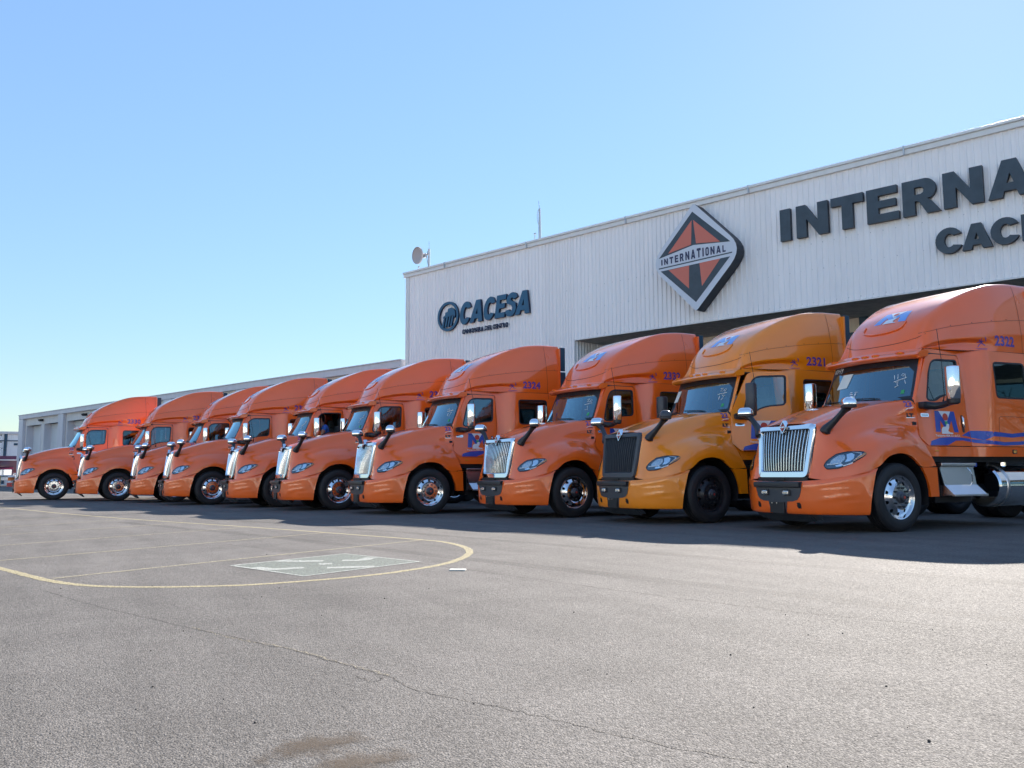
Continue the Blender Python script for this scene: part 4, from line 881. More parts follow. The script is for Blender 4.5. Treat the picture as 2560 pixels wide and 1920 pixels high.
for i in range(len(g.v)): g.v[i] = (g.v[i][0]-HINGE.x, g.v[i][1]-HINGE.y, g.v[i][2])
g.build('door_badge', [M['chrome'], M['plastic']], doorL, merge=False)
g = G(); sidepatch(g, [(-1.772, 1.505), (-1.95, 1.505), (-2.2, 1.49), (-2.6, 1.465), (-3.0, 1.50), (-3.45, 1.56), (-3.45, 1.50), (-3.0, 1.435), (-2.6, 1.405), (-2.15, 1.42), (-2.0, 1.36), (-1.772, 1.398)])
g.build('blue_wave', M['blue'], TR, merge=False); g = G(); sidepatch(g, [(-1.772, 1.376), (-2.0, 1.36), (-2.4, 1.33), (-2.8, 1.345), (-3.45, 1.41), (-3.45, 1.36), (-2.8, 1.29), (-2.4, 1.275), (-2.0, 1.30), (-1.772, 1.325)])
g.build('blue_wave', M['blue'], TR, merge=False)
# hood decals: class badge, '23' and swoosh
g = G(); vs, fs = text_mesh('23', .125, .003, .9)
def hood_text(s, x, z, size, bold, mi, width=None, off=.004, bvh=None):
    vs, fs = text_mesh(s, size, bold); wx = max(v[0] for v in vs); k = (width/wx) if width else 1
    P = [proj(bvh or BS, fs_((x-a*k, z+b)), (0, -1, 0), off) for a, b in vs]
    g.add([p if p is not None else Vector((0, 0, 1)) for p in P], [f for f in fs if all(P[i] is not None for i in f)], mi)
hood_text('23', -.475, 1.855, .12, .004, 0, .125)
sidepatch(g, [(-.455, 1.795), (-.50, 1.825), (-.56, 1.84), (-.625, 1.845), (-.60, 1.83), (-.53, 1.825), (-.48, 1.805)], h=0, mi=1, off=.005); sidepatch(g, [(-.475, 1.80), (-.53, 1.82), (-.60, 1.825), (-.61, 1.80), (-.55, 1.79)], h=0, mi=2, off=.004)
hood_text('LT', -.475, 1.70, .07, .006, 3, .12); sidepatch(g, [(-.465, 1.69), (-.465, 1.682), (-.61, 1.682), (-.61, 1.69)], h=0, mi=4, off=.004)
g.build('hood_badge', [M['purple'], M['white'], M['red'], M['plastic'], M['chrome']], TR, merge=False)
# small purple device ahead of the fleet number
g = G()
for a, b in (((-2.10, 2.86), (-2.24, 3.0)), ((-2.10, 2.97), (-2.24, 2.88)), ((-2.13, 2.99), (-2.19, 2.90)), ((-2.09, 2.93), (-2.20, 2.95)), ((-2.21, 3.02), (-2.24, 2.95))): sideline(g, [a, b], .014, .004, n=2)
sideline(g, [(-2.05, 2.826), (-2.27, 2.83)], .006, .004, n=2); sideline(g, [(-2.08, 2.812), (-2.26, 2.814)], .004, .004, n=2)
g.build('small_device', M['purple'], TR, merge=False)
# emblem on the fairing brow
FB = bvh_of([fair]); g = G(); fo = lambda p: Vector((-1.33, p[0], 3.36))+Vector((.62, 0, .78))*1.5+Vector((-.78, 0, .62))*p[1]; fd = Vector((-.62, 0, -.78))
def fp(poly, mi, off, h=.07): patch(g, FB, poly, [], h, fo, fd, off, mi)
e_ = lambda a, b: ((a-.5)*.62+.06, (b-.5)*.34+.06)
fp([e_(0, 0), e_(.10, 1), e_(.32, 1), e_(.50, .4), e_(.68, 1), e_(.90, 1), e_(1, 0), e_(.78, 0), e_(.70, .5), e_(.55, .1), e_(.45, .1), e_(.30, .5), e_(.22, 0)], 0, .004)
fp([e_(.25, 1), e_(.75, 1), e_(.5, .42)], 1, .0055); fp([(e_(.5, .75)[0]+.05*cos(t), e_(.5, .75)[1]+.05*sin(t)) for t in [2*pi*k/14 for k in range(14)]], 2, .007, 0); fp([e_(.3, -.05), e_(.34, .25), e_(.52, .32), e_(.56, .45), e_(.66, .36), e_(.58, .10), e_(.72, -.05)], 1, .0075)
g.build('roof_emblem', [M['blueglare'], M['white'], M['red']], fair, merge=False)
g = G(); p = [Vector((-1.16, y, 3.2)) for y in (-.42, -.2, 0, .2, .42)]; P = []
for y, zz in ((-.40, 3.30), (-.37, 3.19), (-.2, 3.14), (0, 3.13), (.2, 3.14), (.37, 3.19), (.40, 3.30)):
    q = proj(FB, (2, y, zz), (-1, 0, 0), .012); P.append(q)
g.tube(crline(P, 4), .013, 8); g.build('brow_deflector', M['paint'], fair, smooth=True)
# --- hood mirrors, antenna, side lamps
for sg_ in (1, -1):
    g = G(); y = lambda v: v*sg_
    A = [(.985, y(.665), 1.44), (.975, y(.70), 1.50), (.93, y(.80), 1.60), (.90, y(.93), 1.72), (.90, y(1.03), 1.80)]; g.tube(crline([Vector(p) for p in A], 4), [.05, .075, .08, .076, .07, .064, .058, .052, .048, .045, .043, .043, .044, .047, .052, .06, .066][:17], 10)
    bm = bmesh.new(); bmesh.ops.create_cube(bm, size=1); bmesh.ops.bevel(bm, geom=bm.edges, offset=.2, segments=2, affect='EDGES', profile=.5)
    mt = Matrix.Translation((.91, y(1.065), 1.805)) @ Matrix.Rotation(radians(-30*sg_), 4, 'Z') @ Matrix.Diagonal((.18, .235, .05, 1)); g.addbm(bm, 0, mt)
    bm = bmesh.new(); bmesh.ops.create_uvsphere(bm, u_segments=24, v_segments=12, radius=1)
    for v in bm.verts:
        v.co = Vector(((abs(v.co.x)**.5)*(1 if v.co.x > 0 else -1)*.10*(1-.25*max(v.co.z, 0)), (abs(v.co.y)**.4)*(1 if v.co.y > 0 else -1)*.122*(1-.12*max(v.co.z, 0)), (abs(v.co.z)**.6)*(1 if v.co.z > 0 else -.15)*.105))
    g.addbm(bm, 1, Matrix.Translation((.915, y(1.068), 1.832)) @ Matrix.Rotation(radians(-30*sg_), 4, 'Z'))
    g.build('hood_mirror', [M['plastic'], M['chrome']], TR, smooth=45)
g = G(); g.tube([(-1.19, 1.0, 1.93), (-1.18, 1.04, 2.05), (-1.07, 1.10, 2.6), (-.95, 1.14, 3.05)], [.009, .007, .005, .004], 6); g.tube([(-1.19, 1.0, 1.90), (-1.19, 1.01, 1.97)], .014, 6); g.build('antenna', M['steel'], TR)
g = G(); p = YC(-2.65, 1.18)
for r, o_, mi in ((1.0, .004, 0), (.66, .010, 1)):
    pts = rounded([(-2.65-.06*r, 1.18-.033*r), (-2.65+.06*r, 1.18-.033*r), (-2.65+.06*r, 1.18+.033*r), (-2.65-.06*r, 1.18+.033*r)], .02, 3); V, F = cdt(pts, [], 0); g.add([(v.x, p+o_, v.y) for v in V], F, mi); g.add([(v.x, p+o_-.0 if mi else p+o_, v.y) for v in V], [], mi)
g.build('side_marker', [M['plastic'], M['amber']], TR)
g = G(); g.box(-.985, -.90, YC(-.94, 1.19)+.0, YC(-.94, 1.19)+.012, 1.175, 1.195, .004); g.build('side_marker', M['amber'], TR)
for sg_ in (1, -1):
    g = G(); q = proj(BS, fs_((-.585, 1.60)), (0, -1, 0), 0); y0, y1 = sorted((sg_*(q.y-.01), sg_*(q.y+.018))); g.box(-.63, -.56, y0, y1, 1.575, 1.625, .006); g.build('hood_latch', M['plastic'], TR)
    q = proj(BS, fs_((.62, .60)), (0, -1, 0), 0)
# --- wheels
def wheel(name, parent, loc, side, steer=True, fl='fine'):
    wq = empty(name, loc, 0 if side > 0 else pi, parent)
    g = G(); yo = .0
    g.lathe([(.305, -.225), (.36, -.25), (.44, -.262), (.480, -.25), (.498, -.225), (.502, -.20), (.502, -.172), (.492, -.171), (.492, -.162), (.503, -.161), (.503, -.115), (.493, -.114), (.493, -.105), (.503, -.104), (.503, -.06), (.493, -.059), (.493, -.05), (.502, -.049), (.50, -.02), (.478, .008), (.462, .013), (.455, .020), (.40, .034), (.36, .030), (.330, .018), (.318, .006), (.312, -.01)], 64, 'y'); g.build('tyre', M['rubber'], wq, smooth=30)
    g = G(); g.lathe([(.305, -.21), (.300, -.05), (.308, -.008), (.318, .006), (.322, .012), (.318, .017), (.306, .010), (.298, -.012), (.291, -.03)], 64, 'y')
    def fy(r): return interp(r, [(.09, .030), (.115, .030), (.178, .028), (.186, .012), (.215, -.018), (.262, -.040), (.291, -.03)]) if steer else interp(r, [(.09, -.13), (.17, -.13), (.2, -.12), (.27, -.07), (.291, -.03)])
    rings = [.291, .28, .262, .25, .24, .23, .215, .2, .186, .178, .15, .115, .09]
    nseg = 80; hol = [(.240*cos(radians(18+36*k)), .240*sin(radians(18+36*k))) for k in range(10)]
    outer = [(.291*cos(2*pi*k/64), .291*sin(2*pi*k/64)) for k in range(64)]; inn = [(.085*cos(2*pi*k/32), .085*sin(2*pi*k/32)) for k in range(32)]
    hh = [[(a+.0275*cos(2*pi*j/12), b+.0275*sin(2*pi*j/12)) for j in range(12)] for a, b in hol]
    # ring points to follow the dished profile
    loops = [outer]+[inn]+hh; pts = []; es = []
    for l in loops: n0 = len(pts); pts += [Vector(p) for p in l]; es += [(n0+i, n0+(i+1) % len(l)) for i in range(len(l))]
    for r in rings[1:-1]:
        for k in range(64):
            p = Vector((r*cos(2*pi*(k+.5)/64), r*sin(2*pi*(k+.5)/64)))
            if all((p-Vector(h_)).length > .031 for h_ in hol): pts.append(p)
    V, E_, F, *_q = delaunay_2d_cdt(pts, es, [], 1, 1e-6); FF = []
    for f in F:
        c = sum((V[i] for i in f), Vector((0, 0)))/len(f)
        if c.length < .084 or any((c-Vector(h_)).length < .0268 for h_ in hol): continue
        FF.append(f)
    g.add([(v.x, fy(v.length), v.y) for v in V], FF)
    for l in hh: n = len(l); g.add([(a, fy(sqrt(a*a+b*b)), b) for a, b in l]+[(a, fy(sqrt(a*a+b*b))-.03, b) for a, b in l], [(i, (i+1) % n, n+(i+1) % n, n+i) for i in range(n)])
    g.build('rim', M['alu'] if fl == 'fine' else M['steel'], wq, smooth=30)
    g = G(); g.lathe([(0, -.10), (.30, -.10)], 24, 'y'); g.lathe([(.30, -.10), (.30, -.22)], 24, 'y'); g.build('brake_drum', M['dark'], wq)
    g = G()
    hy = .03 if steer else -.13
    if steer: g.lathe([(.088, hy-.01), (.086, hy+.014), (.076, hy+.024), (.058, hy+.03), (.056, hy+.055), (.046, hy+.064), (.0, hy+.066)], 28, 'y', mi=0); g.lathe([(.020, hy+.067), (.018, hy+.070), (0, hy+.070)], 16, 'y', mi=1)
    else: g.lathe([(.095, hy), (.095, hy+.13), (.08, hy+.15), (0, hy+.155)], 28, 'y', mi=0)
    g.build('hub', [M['castiron'], M['red']], wq, smooth=35)
    g = G()
    for k in range(10):
        a = radians(36*k); cx_, cz_ = .1425*cos(a), .1425*sin(a); g.lathe([(.0155, hy-.012), (.0155, hy+.002), (.0135, hy+.004), (.0135, hy+.022), (.010, hy+.028), (0, hy+.028)], 8, 'y', (cx_, 0, cz_))
    g.build('wheel_nut', M['dark'], wq)
    return wq
wf = wheel('front_wheel', TR, (0, 1.09, .50), 1)
def copy_tree(o, parent=None, depth=0):
    c = o.copy(); COL.objects.link(c); c.parent = parent
    for ch in list(o.children): copy_tree(ch, c, depth+1)
    return c
w2 = copy_tree(wf, TR); w2.location = (0, -1.09, .50); w2.rotation_euler = (0, 0, pi)
dw = wheel('drive_wheel', TR, (-5.15, 1.16, .50), 1, False)
for x in (-5.15, -6.45):
    for y in (1.16, -1.16):
        if (x, y) == (-5.15, 1.16): continue
        c = copy_tree(dw, TR); c.location = (x, y, .5); c.rotation_euler = (0, 0, 0 if y > 0 else pi)
g = G()
for x in (-5.15, -6.45):
    for s in (1, -1): g.lathe([(.30, -.13), (.5, -.13), (.503, 0), (.503, .08), (.46, .12), (.30, .12)], 32, 'y', (x, s*.75, .5))
g.build('inner_tyre', M['rubber'], TR, smooth=30)
# --- chassis, tanks, steps
g = G()
for s in (1, -1):
    g.box(-6.95, .95, min(s*.42, s*.35), max(s*.42, s*.35), .80, 1.03)
    g.box(-6.7, -4.9, min(s*.5, s*.35), max(s*.5, s*.35), .50, .62)
for x in (-4.2, -5.8, -6.9, .9): g.box(x, x+.12, -.38, .38, .82, 1.0)
for x in (-5.15, -6.45): g.tube([(x, -1.0, .5), (x, -.3, .5), (x, .0, .5), (x, .3, .5), (x, 1.0, .5)], [.08, .12, .24, .12, .08], 10)
g.tube([(0, -1.0, .48), (0, -.7, .38), (0, .7, .38), (0, 1.0, .48)], .06, 8)
g.box(-1.25, .70, -.34, .34, .45, 1.45, .05); g.box(.70, .86, -.42, .42, .62, 1.42); g.box(-3.4, -.66, -.95, .95, 1.02, 1.12)
g.tube([(-1.2, 0, .7), (-5.0, 0, .6)], .06, 8); g.tube([(.15, .55, .42), (.15, .55, .9)], .05, 8); g.tube([(.25, -.6, .42), (.25, .6, .42)], .025, 6)
g.box(-.5, .5, .60, .67, .42, .50); g.box(-.5, .5, -.67, -.60, .42, .50); g.box(-1.75, -.92, .75, .98, .40, .52)
g.build('frame', M['dark'], TR)
g = G(); g.box(-2.1, -.95, -.95, -.42, .36, .98, .04); g.build('exhaust_treatment_box', M['dark'], TR)
g = G(); g.tube([(-1.0, .52, .56), (-1.9, .52, .56)], .13, 14); g.tube([(-2.3, 0, .55), (-3.4, 0, .55)], .15, 14); g.build('air_tank', M['dark'], TR, smooth=True)
g = G(); g.prism(rounded([(-5.9, 1.30), (-5.2, 1.30), (-5.2, 1.36), (-5.9, 1.36)], .01, 2), -.45, .45, 'y'); g.tube([(-5.5, 0, 1.2), (-5.5, 0, 1.3)], .35, 20); g.box(-5.9, -5.1, -.45, .45, 1.03, 1.2); g.build('fifth_wheel', M['dark'], TR)
g = G()
for s in (1, -1):
    g = G(); yy = s*.62
    g.lathe([(.60, 0), (.60, .50)], 18, 'y', (0, min(yy, yy+s*.50), .53), a0=radians(-15), a1=radians(195))
    g.lathe([(.0, 0), (.62, 0)], 18, 'y', (0, s*.60, .53), a0=radians(-15), a1=radians(195)); g.build('wheel_well', M['dark'], TR)
def tank(side):
    t = empty('fuel_tank', (-2.18, side*.86, .64), 0, TR); R = .325
    g = G(); g.lathe([(0, .02), (R*.6, .015), (R*.93, -.0), (R, -.035), (R, -1.25), (R*.93, -1.285), (0, -1.30)], 48, 'x'); g.build('tank_shell', M['chrome'], t, smooth=30)
    for x in (-.18, -1.05):
        g = G(); g.lathe([(R+.001, x), (R+.010, x), (R+.010, x-.05), (R+.001, x-.05)], 48, 'x'); g.build('strap', M['treadplate'], t, smooth=30)
    g = G(); g.tube([(-.55, 0, R-.02), (-.55, 0, R+.05)], .055, 14); g.build('filler_cap', M['chrome'], t)
    g = G(); g.box(-.22, -.15, -side*.5 if side > 0 else 0, 0 if side > 0 else .5, -.05, .4); g.build('bracket', M['dark'], t)
tank(1); tank(-1)
for s in (1, -1):
    b = empty('step_box', (0, 0, 0), 0, TR)
    g = G()
    def bb(x0, x1, y0, y1, z0, z1, bv=0): a, c = sorted((s*y0, s*y1)); g.box(x0, x1, a, c, z0, z1, bv)
    bb(-1.68, -.90, .72, 1.14, .955, 1.0, .006); bb(-1.68, -.90, .70, 1.105, .93, .945)
    g.add([(-.91, s*1.09, .93), (-1.68, s*1.09, .93), (-1.70, s*1.12, .67), (-.96, s*1.12, .67)], [(0, 1, 2, 3)]); g.add([(-.91, s*1.06, .93), (-1.68, s*1.06, .93), (-1.70, s*1.09, .67), (-.96, s*1.09, .67)], [(0, 1, 2, 3)])
    g.build('riser', M['treadplate'], b)
    g = G(); g.add([(-.96, s*1.12, .67), (-1.70, s*1.12, .67), (-1.76, s*1.24, .53), (-1.00, s*1.24, .53)], [(0, 1, 2, 3)]); bb(-1.76, -1.0, 1.21, 1.265, .50, .53, .004)
    for x in (-1.0, -1.755): g.add([(x+.03, s*1.12, .67), (x, s*1.25, .52), (x+.03, s*1.05, .5), (x+.03, s*1.05, .67)], [(0, 1, 2, 3)])
    g.build('tread', M['treadplate'], b)
    g = G(); g.tube(crline([(-1.48, s*1.13, .93), (-1.52, s*1.17, .84), (-1.56, s*1.15, .72), (-1.57, s*1.12, .67)], 4), .010, 6); g.build('grab_bar', M['chrome'], b)
    g = G(); bb(-1.66, -.93, .60, 1.04, .50, .93, .01); g.build('battery_box', M['dark'], b)
g = G(); g.box(-1.74, -1.69, 1.02, 1.12, .94, 1.0, .01); g.build('tank_cap', M['blue'], TR)
g = G()
for k in range(9): x = -1.0-.27*k; g.tube([(x, .9+.02*(k % 3), 1.06), (x-.2, .92, 1.04-.02*(k % 2))], .014, 5)
g.build('air_line', M['castiron'], TR)
# --- cab interior
ci = empty('cab_interior', parent=TR)
g = G(); g.box(-3.4, -.70, -.93, .93, 1.14, 1.20); g.prism([(-.62, 1.25), (-.66, 1.92), (-.80, 1.99), (-1.0, 1.95), (-1.08, 1.80), (-.95, 1.25)], -.86, .86, 'y'); g.box(-1.9, -.95, -.86, .86, 2.70, 2.76); g.build('dashboard', M['interior'], ci)
for y in (.50, -.50):
    g = G(); g.box(-1.72, -1.25, y-.24, y+.24, 1.55, 1.72, .05); g.box(-1.90, -1.70, y-.24, y+.24, 1.62, 2.28, .05); g.box(-1.90, -1.76, y-.13, y+.13, 2.28, 2.50, .04); g.box(-1.65, -1.32, y-.18, y+.18, 1.2, 1.55); g.build('seat', M['seatfab'], ci, smooth=True)
g = G(); bm = bmesh.new(); ring = []
for k in range(24):
    a = 2*pi*k/24; ring.append((.23*cos(a), .23*sin(a), 0))
bm.free(); g.tube([Vector((-1.18, .50, 1.90))+Vector((a*.42, b, a*.90)) for a, b, c in ring]+[Vector((-1.18, .50, 1.90))+Vector((.23*.42, 0, .23*.90))], .016, 6); g.tube([(-1.18, .5, 1.9), (-1.0, .5, 1.82)], .03, 6); g.tube([(-1.18, .28, 1.9), (-1.18, .72, 1.9)], .015, 6); g.build('steering_wheel', M['plastic'], ci)
g = G()
for k in range(26):
    y = -.95+1.9*k/25; 
    if abs(y) > .55: g.box(-2.06, -2.03+.02*(k % 2), y-.035, y+.035, 1.2, 2.7)
g.build('curtain', M['seatfab'], ci)
g = G(); g.box(-3.38, -3.34, -1.05, 1.05, 1.2, 2.75); g.box(-3.3, -2.2, -1.0, 1.0, 1.2, 1.7, .05); g.build('bunk', M['interior'], ci)

# --- the ten of them
POS = [(-.70, -37.55, 1.31), (-2.63, -34.38, .76), (-4.10, -31.38, .07), (-4.73, -28.20, -.2), (-5.97, -24.95, -.13), (-6.67, -22.04, -.61), (-7.68, -18.82, .58), (-9.41, -15.69, 2.34), (-10.38, -12.71, -1.81), (-11.13, -9.51, -2.32)]
NUM = ['2330', '2327', '2325', '2326', '2329', '2323', '2324', '2332', '2321', '2322']
LAB = ['orange tractor unit numbered 2330, farthest left in the parked row', 'orange tractor unit second from the far left, its side half hidden by the third',
       'orange tractor unit third from the left with its front wheel hidden by the fourth', 'orange tractor unit fourth from the left, its roof standing clear of its neighbours',
       'orange tractor unit with open side window and a driver in blue inside', 'orange tractor unit just left of the one numbered 2324',
       'orange tractor unit numbered 2324 with its blue and white door emblem showing', 'orange tractor unit numbered 2332, between 2324 and the amber one',
       'amber yellow tractor unit numbered 2321 with black grille and black wheels', 'orange tractor unit numbered 2322, nearest the camera at the right edge']
GRP = 'tractor units parked side by side in front of the hall'
def kids(o):
    for c in o.children:
        yield c; yield from kids(c)
units = []
for i, (x, y, a) in enumerate(POS):
    t = TR if i == 0 else copy_tree(TR); t.location = (x, y, 0); t.rotation_euler = (0, 0, radians(a)); tag(t, LAB[i], 'truck', GRP); units.append(t)
random.seed(5)
for t in units:
    st_ = radians(random.uniform(-3.5, 3.5))
    for o in t.children:
        if o.name.startswith('front_wheel'): o.rotation_euler.z += st_
def number(txt, parent):
    global g
    g = G(); vs, fs = text_mesh(txt, .26, .010); wx = max(v[0] for v in vs)
    P = [proj(BS, fs_((-2.42-a*(.47/wx), 2.895+b*.85-.0*a)), (0, -1, 0), .004) for a, b in vs]; g.add(P, fs); return g.build('fleet_number', M['purple'], parent, merge=False)
for t, nn in zip(units, NUM): number(nn, t)
def swap(t, table, only=None):
    for o in kids(t):
        if o.type != 'MESH': continue
        for s in o.material_slots:
            if s.material in table and (only is None or o.name.split('.')[0] in only):
                mm = table[s.material]; s.link = 'OBJECT'; s.material = mm
swap(units[8], {M['paint']: M['paint_y']}); swap(units[8], {M['chrome']: M['greyplastic']}, ('surround', 'slat', 'mirror_shell')); swap(units[8], {M['alu']: M['steel']})
for o in kids(units[8]):
    if o.name.startswith('hood_mirror') : swap_o = [s for s in o.material_slots if s.material == M['chrome']]; 
left9 = [o for o in units[8].children if o.name.startswith('hood_mirror')]
for s in left9[0].material_slots:
    if s.material == M['chrome']: s.link = 'OBJECT'; s.material = M['greyplastic']
d9 = [o for o in units[8].children if o.name.startswith('door') and o.location.y > 0][0]; d9.rotation_euler = (0, 0, radians(-24))
M['glass_c'] = glass_mat('clear_window_glass', (.62, .78, .80))
swap(d9, {M['glass']: M['glass_c']})
d5 = [o for o in units[4].children if o.name.startswith('door') and o.location.y > 0][0]
for o in list(d5.children):
    if o.name.startswith('door_window'): bpy.data.objects.remove(o)
# windscreen marks on the nearer ones
def ws_of(t): return [o for o in t.children if o.name.startswith('windshield') and 'pillar' not in o.name][0]
def marks(t, strokes, sheet=None, sticker=True):
    w_ = ws_of(t)
    for st_ in strokes:
        P = [proj(BW, (2, a, b), (-1, 0, 0), .006) for a, b in st_]
        g = G(); g.tube(P, .0048, 4); g.build('marker_stroke', M['chalk'], w_)
    if sheet:
        g = G(); patch(g, BW, sheet, [], .1, fw, (-1, 0, 0), .006); g.build('paper_sheet', M['paper'], w_)
    if sticker:
        g = G(); patch(g, BW, [(.70, 2.07), (.75, 2.07), (.745, 2.13), (.70, 2.13)], [], 0, fw, (-1, 0, 0), .006); g.build('sticker', M['green'], w_)
s119 = [[(.52, 2.38), (.545, 2.31)], [(.575, 2.39), (.59, 2.32)], [(.68, 2.38), (.645, 2.40), (.63, 2.37), (.66, 2.355), (.685, 2.39), (.70, 2.33)], [(.54, 2.27), (.72, 2.33)], [(.57, 2.26), (.61, 2.27), (.60, 2.235), (.625, 2.21), (.58, 2.18)], [(.70, 2.29), (.73, 2.23)]]
s90 = [[(-.80, 2.60), (-.79, 2.53)], [(-.76, 2.61), (-.72, 2.60), (-.73, 2.54), (-.77, 2.54), (-.76, 2.61)], [(-.69, 2.61), (-.695, 2.57), (-.655, 2.575)], [(-.65, 2.62), (-.665, 2.53)], [(-.61, 2.61), (-.635, 2.58), (-.605, 2.585), (-.60, 2.61), (-.615, 2.53)]]
marks(units[9], s119+s90, [(-.60, 2.24), (-.35, 2.25), (-.30, 2.49), (-.54, 2.49)])
s2 = [[(.56, 2.42), (.62, 2.43), (.58, 2.37), (.64, 2.37)], [(.66, 2.42), (.70, 2.40), (.67, 2.36), (.65, 2.40)], [(.54, 2.31), (.72, 2.34)], [(.60, 2.28), (.60, 2.20)], [(.64, 2.29), (.69, 2.29), (.66, 2.20)]]
marks(units[8], s2, [(-.84, 2.25), (-.66, 2.26), (-.64, 2.48), (-.80, 2.48)]); marks(units[7], s2[:3]+[[(.62, 2.28), (.66, 2.20), (.60, 2.20)]]); marks(units[6], s119[:2]+s2[2:]); marks(units[5], s2[1:4]); marks(units[4], s119[2:5])
g = G()
for a, b, c, d_ in ((-.22, -.17, 2.155, 2.165), (-.12, -.06, 2.155, 2.165), (-.24, -.08, 2.07, 2.085), (-.19, -.13, 2.085, 2.10), (-.21, -.15, 2.12, 2.135), (-.11, -.08, 2.10, 2.14)): patch(g, BW, [(a, c), (b, c), (b, d_), (a, d_)], [], 0, fw, (-1, 0, 0), .006)
g.build('inspection_tag', M['white'], ws_of(units[9]), merge=False)

# ------------------------------------------------------------ people in the cabs
def person(name, joints, edges, root, label, truck, mats, bands, hair_at=None, head=None):
    """one continuous skinned body. joints: {name:(pos, radius)}; mats chosen by joint region"""
    me = bpy.data.meshes.new(name); names = list(joints); me.from_pydata([joints[n][0] for n in names], [(names.index(a), names.index(b)) for a, b in edges], [])
    bm = bmesh.new(); bm.from_mesh(me); sl = bm.verts.layers.skin.verify(); bm.verts.ensure_lookup_table()
    for i, n in enumerate(names):
        r = joints[n][1]; bm.verts[i][sl].radius = r if isinstance(r, tuple) else (r, r); bm.verts[i][sl].use_root = (n == root)
    bm.to_mesh(me); bm.free()
    o = bpy.data.objects.new(name, me); COL.objects.link(o); sk = o.modifiers.new('s', 'SKIN'); sk.use_smooth_shade = True; ss = o.modifiers.new('u', 'SUBSURF'); ss.levels = ss.render_levels = 2
    dg = bpy.context.evaluated_depsgraph_get(); m2 = bpy.data.meshes.new_from_object(o.evaluated_get(dg)); bpy.data.objects.remove(o); bpy.data.meshes.remove(me)
    m2.name = name
    for q in mats: m2.materials.append(q)
    pos = {n: Vector(joints[n][0]) for n in names}
    for p in m2.polygons:
        c = p.center; nn = min(names, key=lambda n: (pos[n]-c).length); p.material_index = bands(nn, c); p.use_smooth = True
    o = bpy.data.objects.new(name, m2); link(o)
    o.location = truck.location; o.rotation_euler = truck.rotation_euler; tag(o, label, 'person'); return o
def seated(dx, lean, y0, armout, hd_yaw=0.):
    J = {}
    hip = Vector((-1.50+dx, y0, 1.80)); ch = hip+Vector((.10+lean*.5, 0, .36)); nk = ch+Vector((.03+lean*.25, .0, .16)); hdv = nk+Vector((.035+lean*.2, .01, .09)); top = hdv+Vector((.0, .0, .115))
    J['hip'] = (hip, (.15, .12)); J['waist'] = (hip+Vector((.04+lean*.2, 0, .17)), (.14, .11)); J['chest'] = (ch, (.17, .12)); J['neck'] = (nk, .058); J['head'] = (hdv+Vector((.01, 0, .04)), (.078, .095)); J['crown'] = (top, (.07, .075)); J['jaw'] = (nk+Vector((.07, .005, .065)), .045)
    J['nose'] = (hdv+Vector((.115, .01, .035)), .014)
    E_ = [('hip', 'waist'), ('waist', 'chest'), ('chest', 'neck'), ('neck', 'head'), ('head', 'crown'), ('neck', 'jaw'), ('head', 'nose')]
    for s, nm in ((1, 'l'), (-1, 'r')):
        sh = ch+Vector((.0, s*.19, .08)); el = sh+Vector((.13, s*.07, -.25)) if not armout or s < 0 else sh+Vector((.20, .06, -.14)); ha = el+Vector((.22, -s*.06, .04)) if not armout or s < 0 else el+Vector((.17, .0, -.12))
        J['sh'+nm] = (sh, .075); J['el'+nm] = (el, .05); J['wr'+nm] = (ha, .033); pm_ = ha+(ha-el).normalized()*.07; J['pa'+nm] = (pm_, (.04, .018))
        E_ += [('chest', 'sh'+nm), ('sh'+nm, 'el'+nm), ('el'+nm, 'wr'+nm), ('wr'+nm, 'pa'+nm)]
        d = (ha-el).normalized(); sd_ = d.cross(Vector((0, 0, 1))).normalized()
        for k, (off, ln) in enumerate(((-.030, .055), (-.010, .068), (.010, .064), (.030, .05))):
            b = pm_+sd_*off+d*.015; J[f'f{nm}{k}a'] = (b+d*ln*.5, .0095); J[f'f{nm}{k}b'] = (b+d*ln*.8+Vector((0, 0, -ln*.5)), .0085); E_ += [('pa'+nm, f'f{nm}{k}a'), (f'f{nm}{k}a', f'f{nm}{k}b')]
        J['th'+nm] = (ha+d*.04-sd_*.045*s, .011); E_.append(('wr'+nm, 'th'+nm))
        kn = hip+Vector((.42, s*.13, .06)); ft = kn+Vector((.16, 0, -.40)); to = ft+Vector((.15, 0, -.05))
        J['tg'+nm] = (hip+Vector((.12, s*.10, .0)), .085); J['kn'+nm] = (kn, .062); J['an'+nm] = (ft, .042); J['to'+nm] = (to, (.045, .03)); E_ += [('hip', 'tg'+nm), ('tg'+nm, 'kn'+nm), ('kn'+nm, 'an'+nm), ('an'+nm, 'to'+nm)]
    return J, E_
def band(sleeve):
    def f(n, c):
        if n[:2] in ('tg', 'kn', 'an', 'to'): return 2
        if n == 'crown' : return 3
        if n in ('head', 'jaw', 'nose', 'neck') or n[:2] in ('pa', 'th') or n[0] == 'f': return 1
        if n[:2] == 'wr' or (n[:2] == 'el' and sleeve == 'short'): return 0 if sleeve == 'long' else 1
        return 0
    return f
J, E_ = seated(.06, .12, .62, False); person('person', J, E_, 'hip', 'driver in a blue shirt sitting at the open side window of the fifth tractor unit', units[4], [M['shirt_b'], M['skin'], M['trouser'], M['hair']], band('short'))
J, E_ = seated(.30, .10, .60, True); person('person', J, E_, 'hip', 'driver in a pale blue long sleeved shirt reaching down inside the amber tractor unit', units[8], [M['shirt_w'], M['skin'], M['trouser'], M['hair']], band('long'))

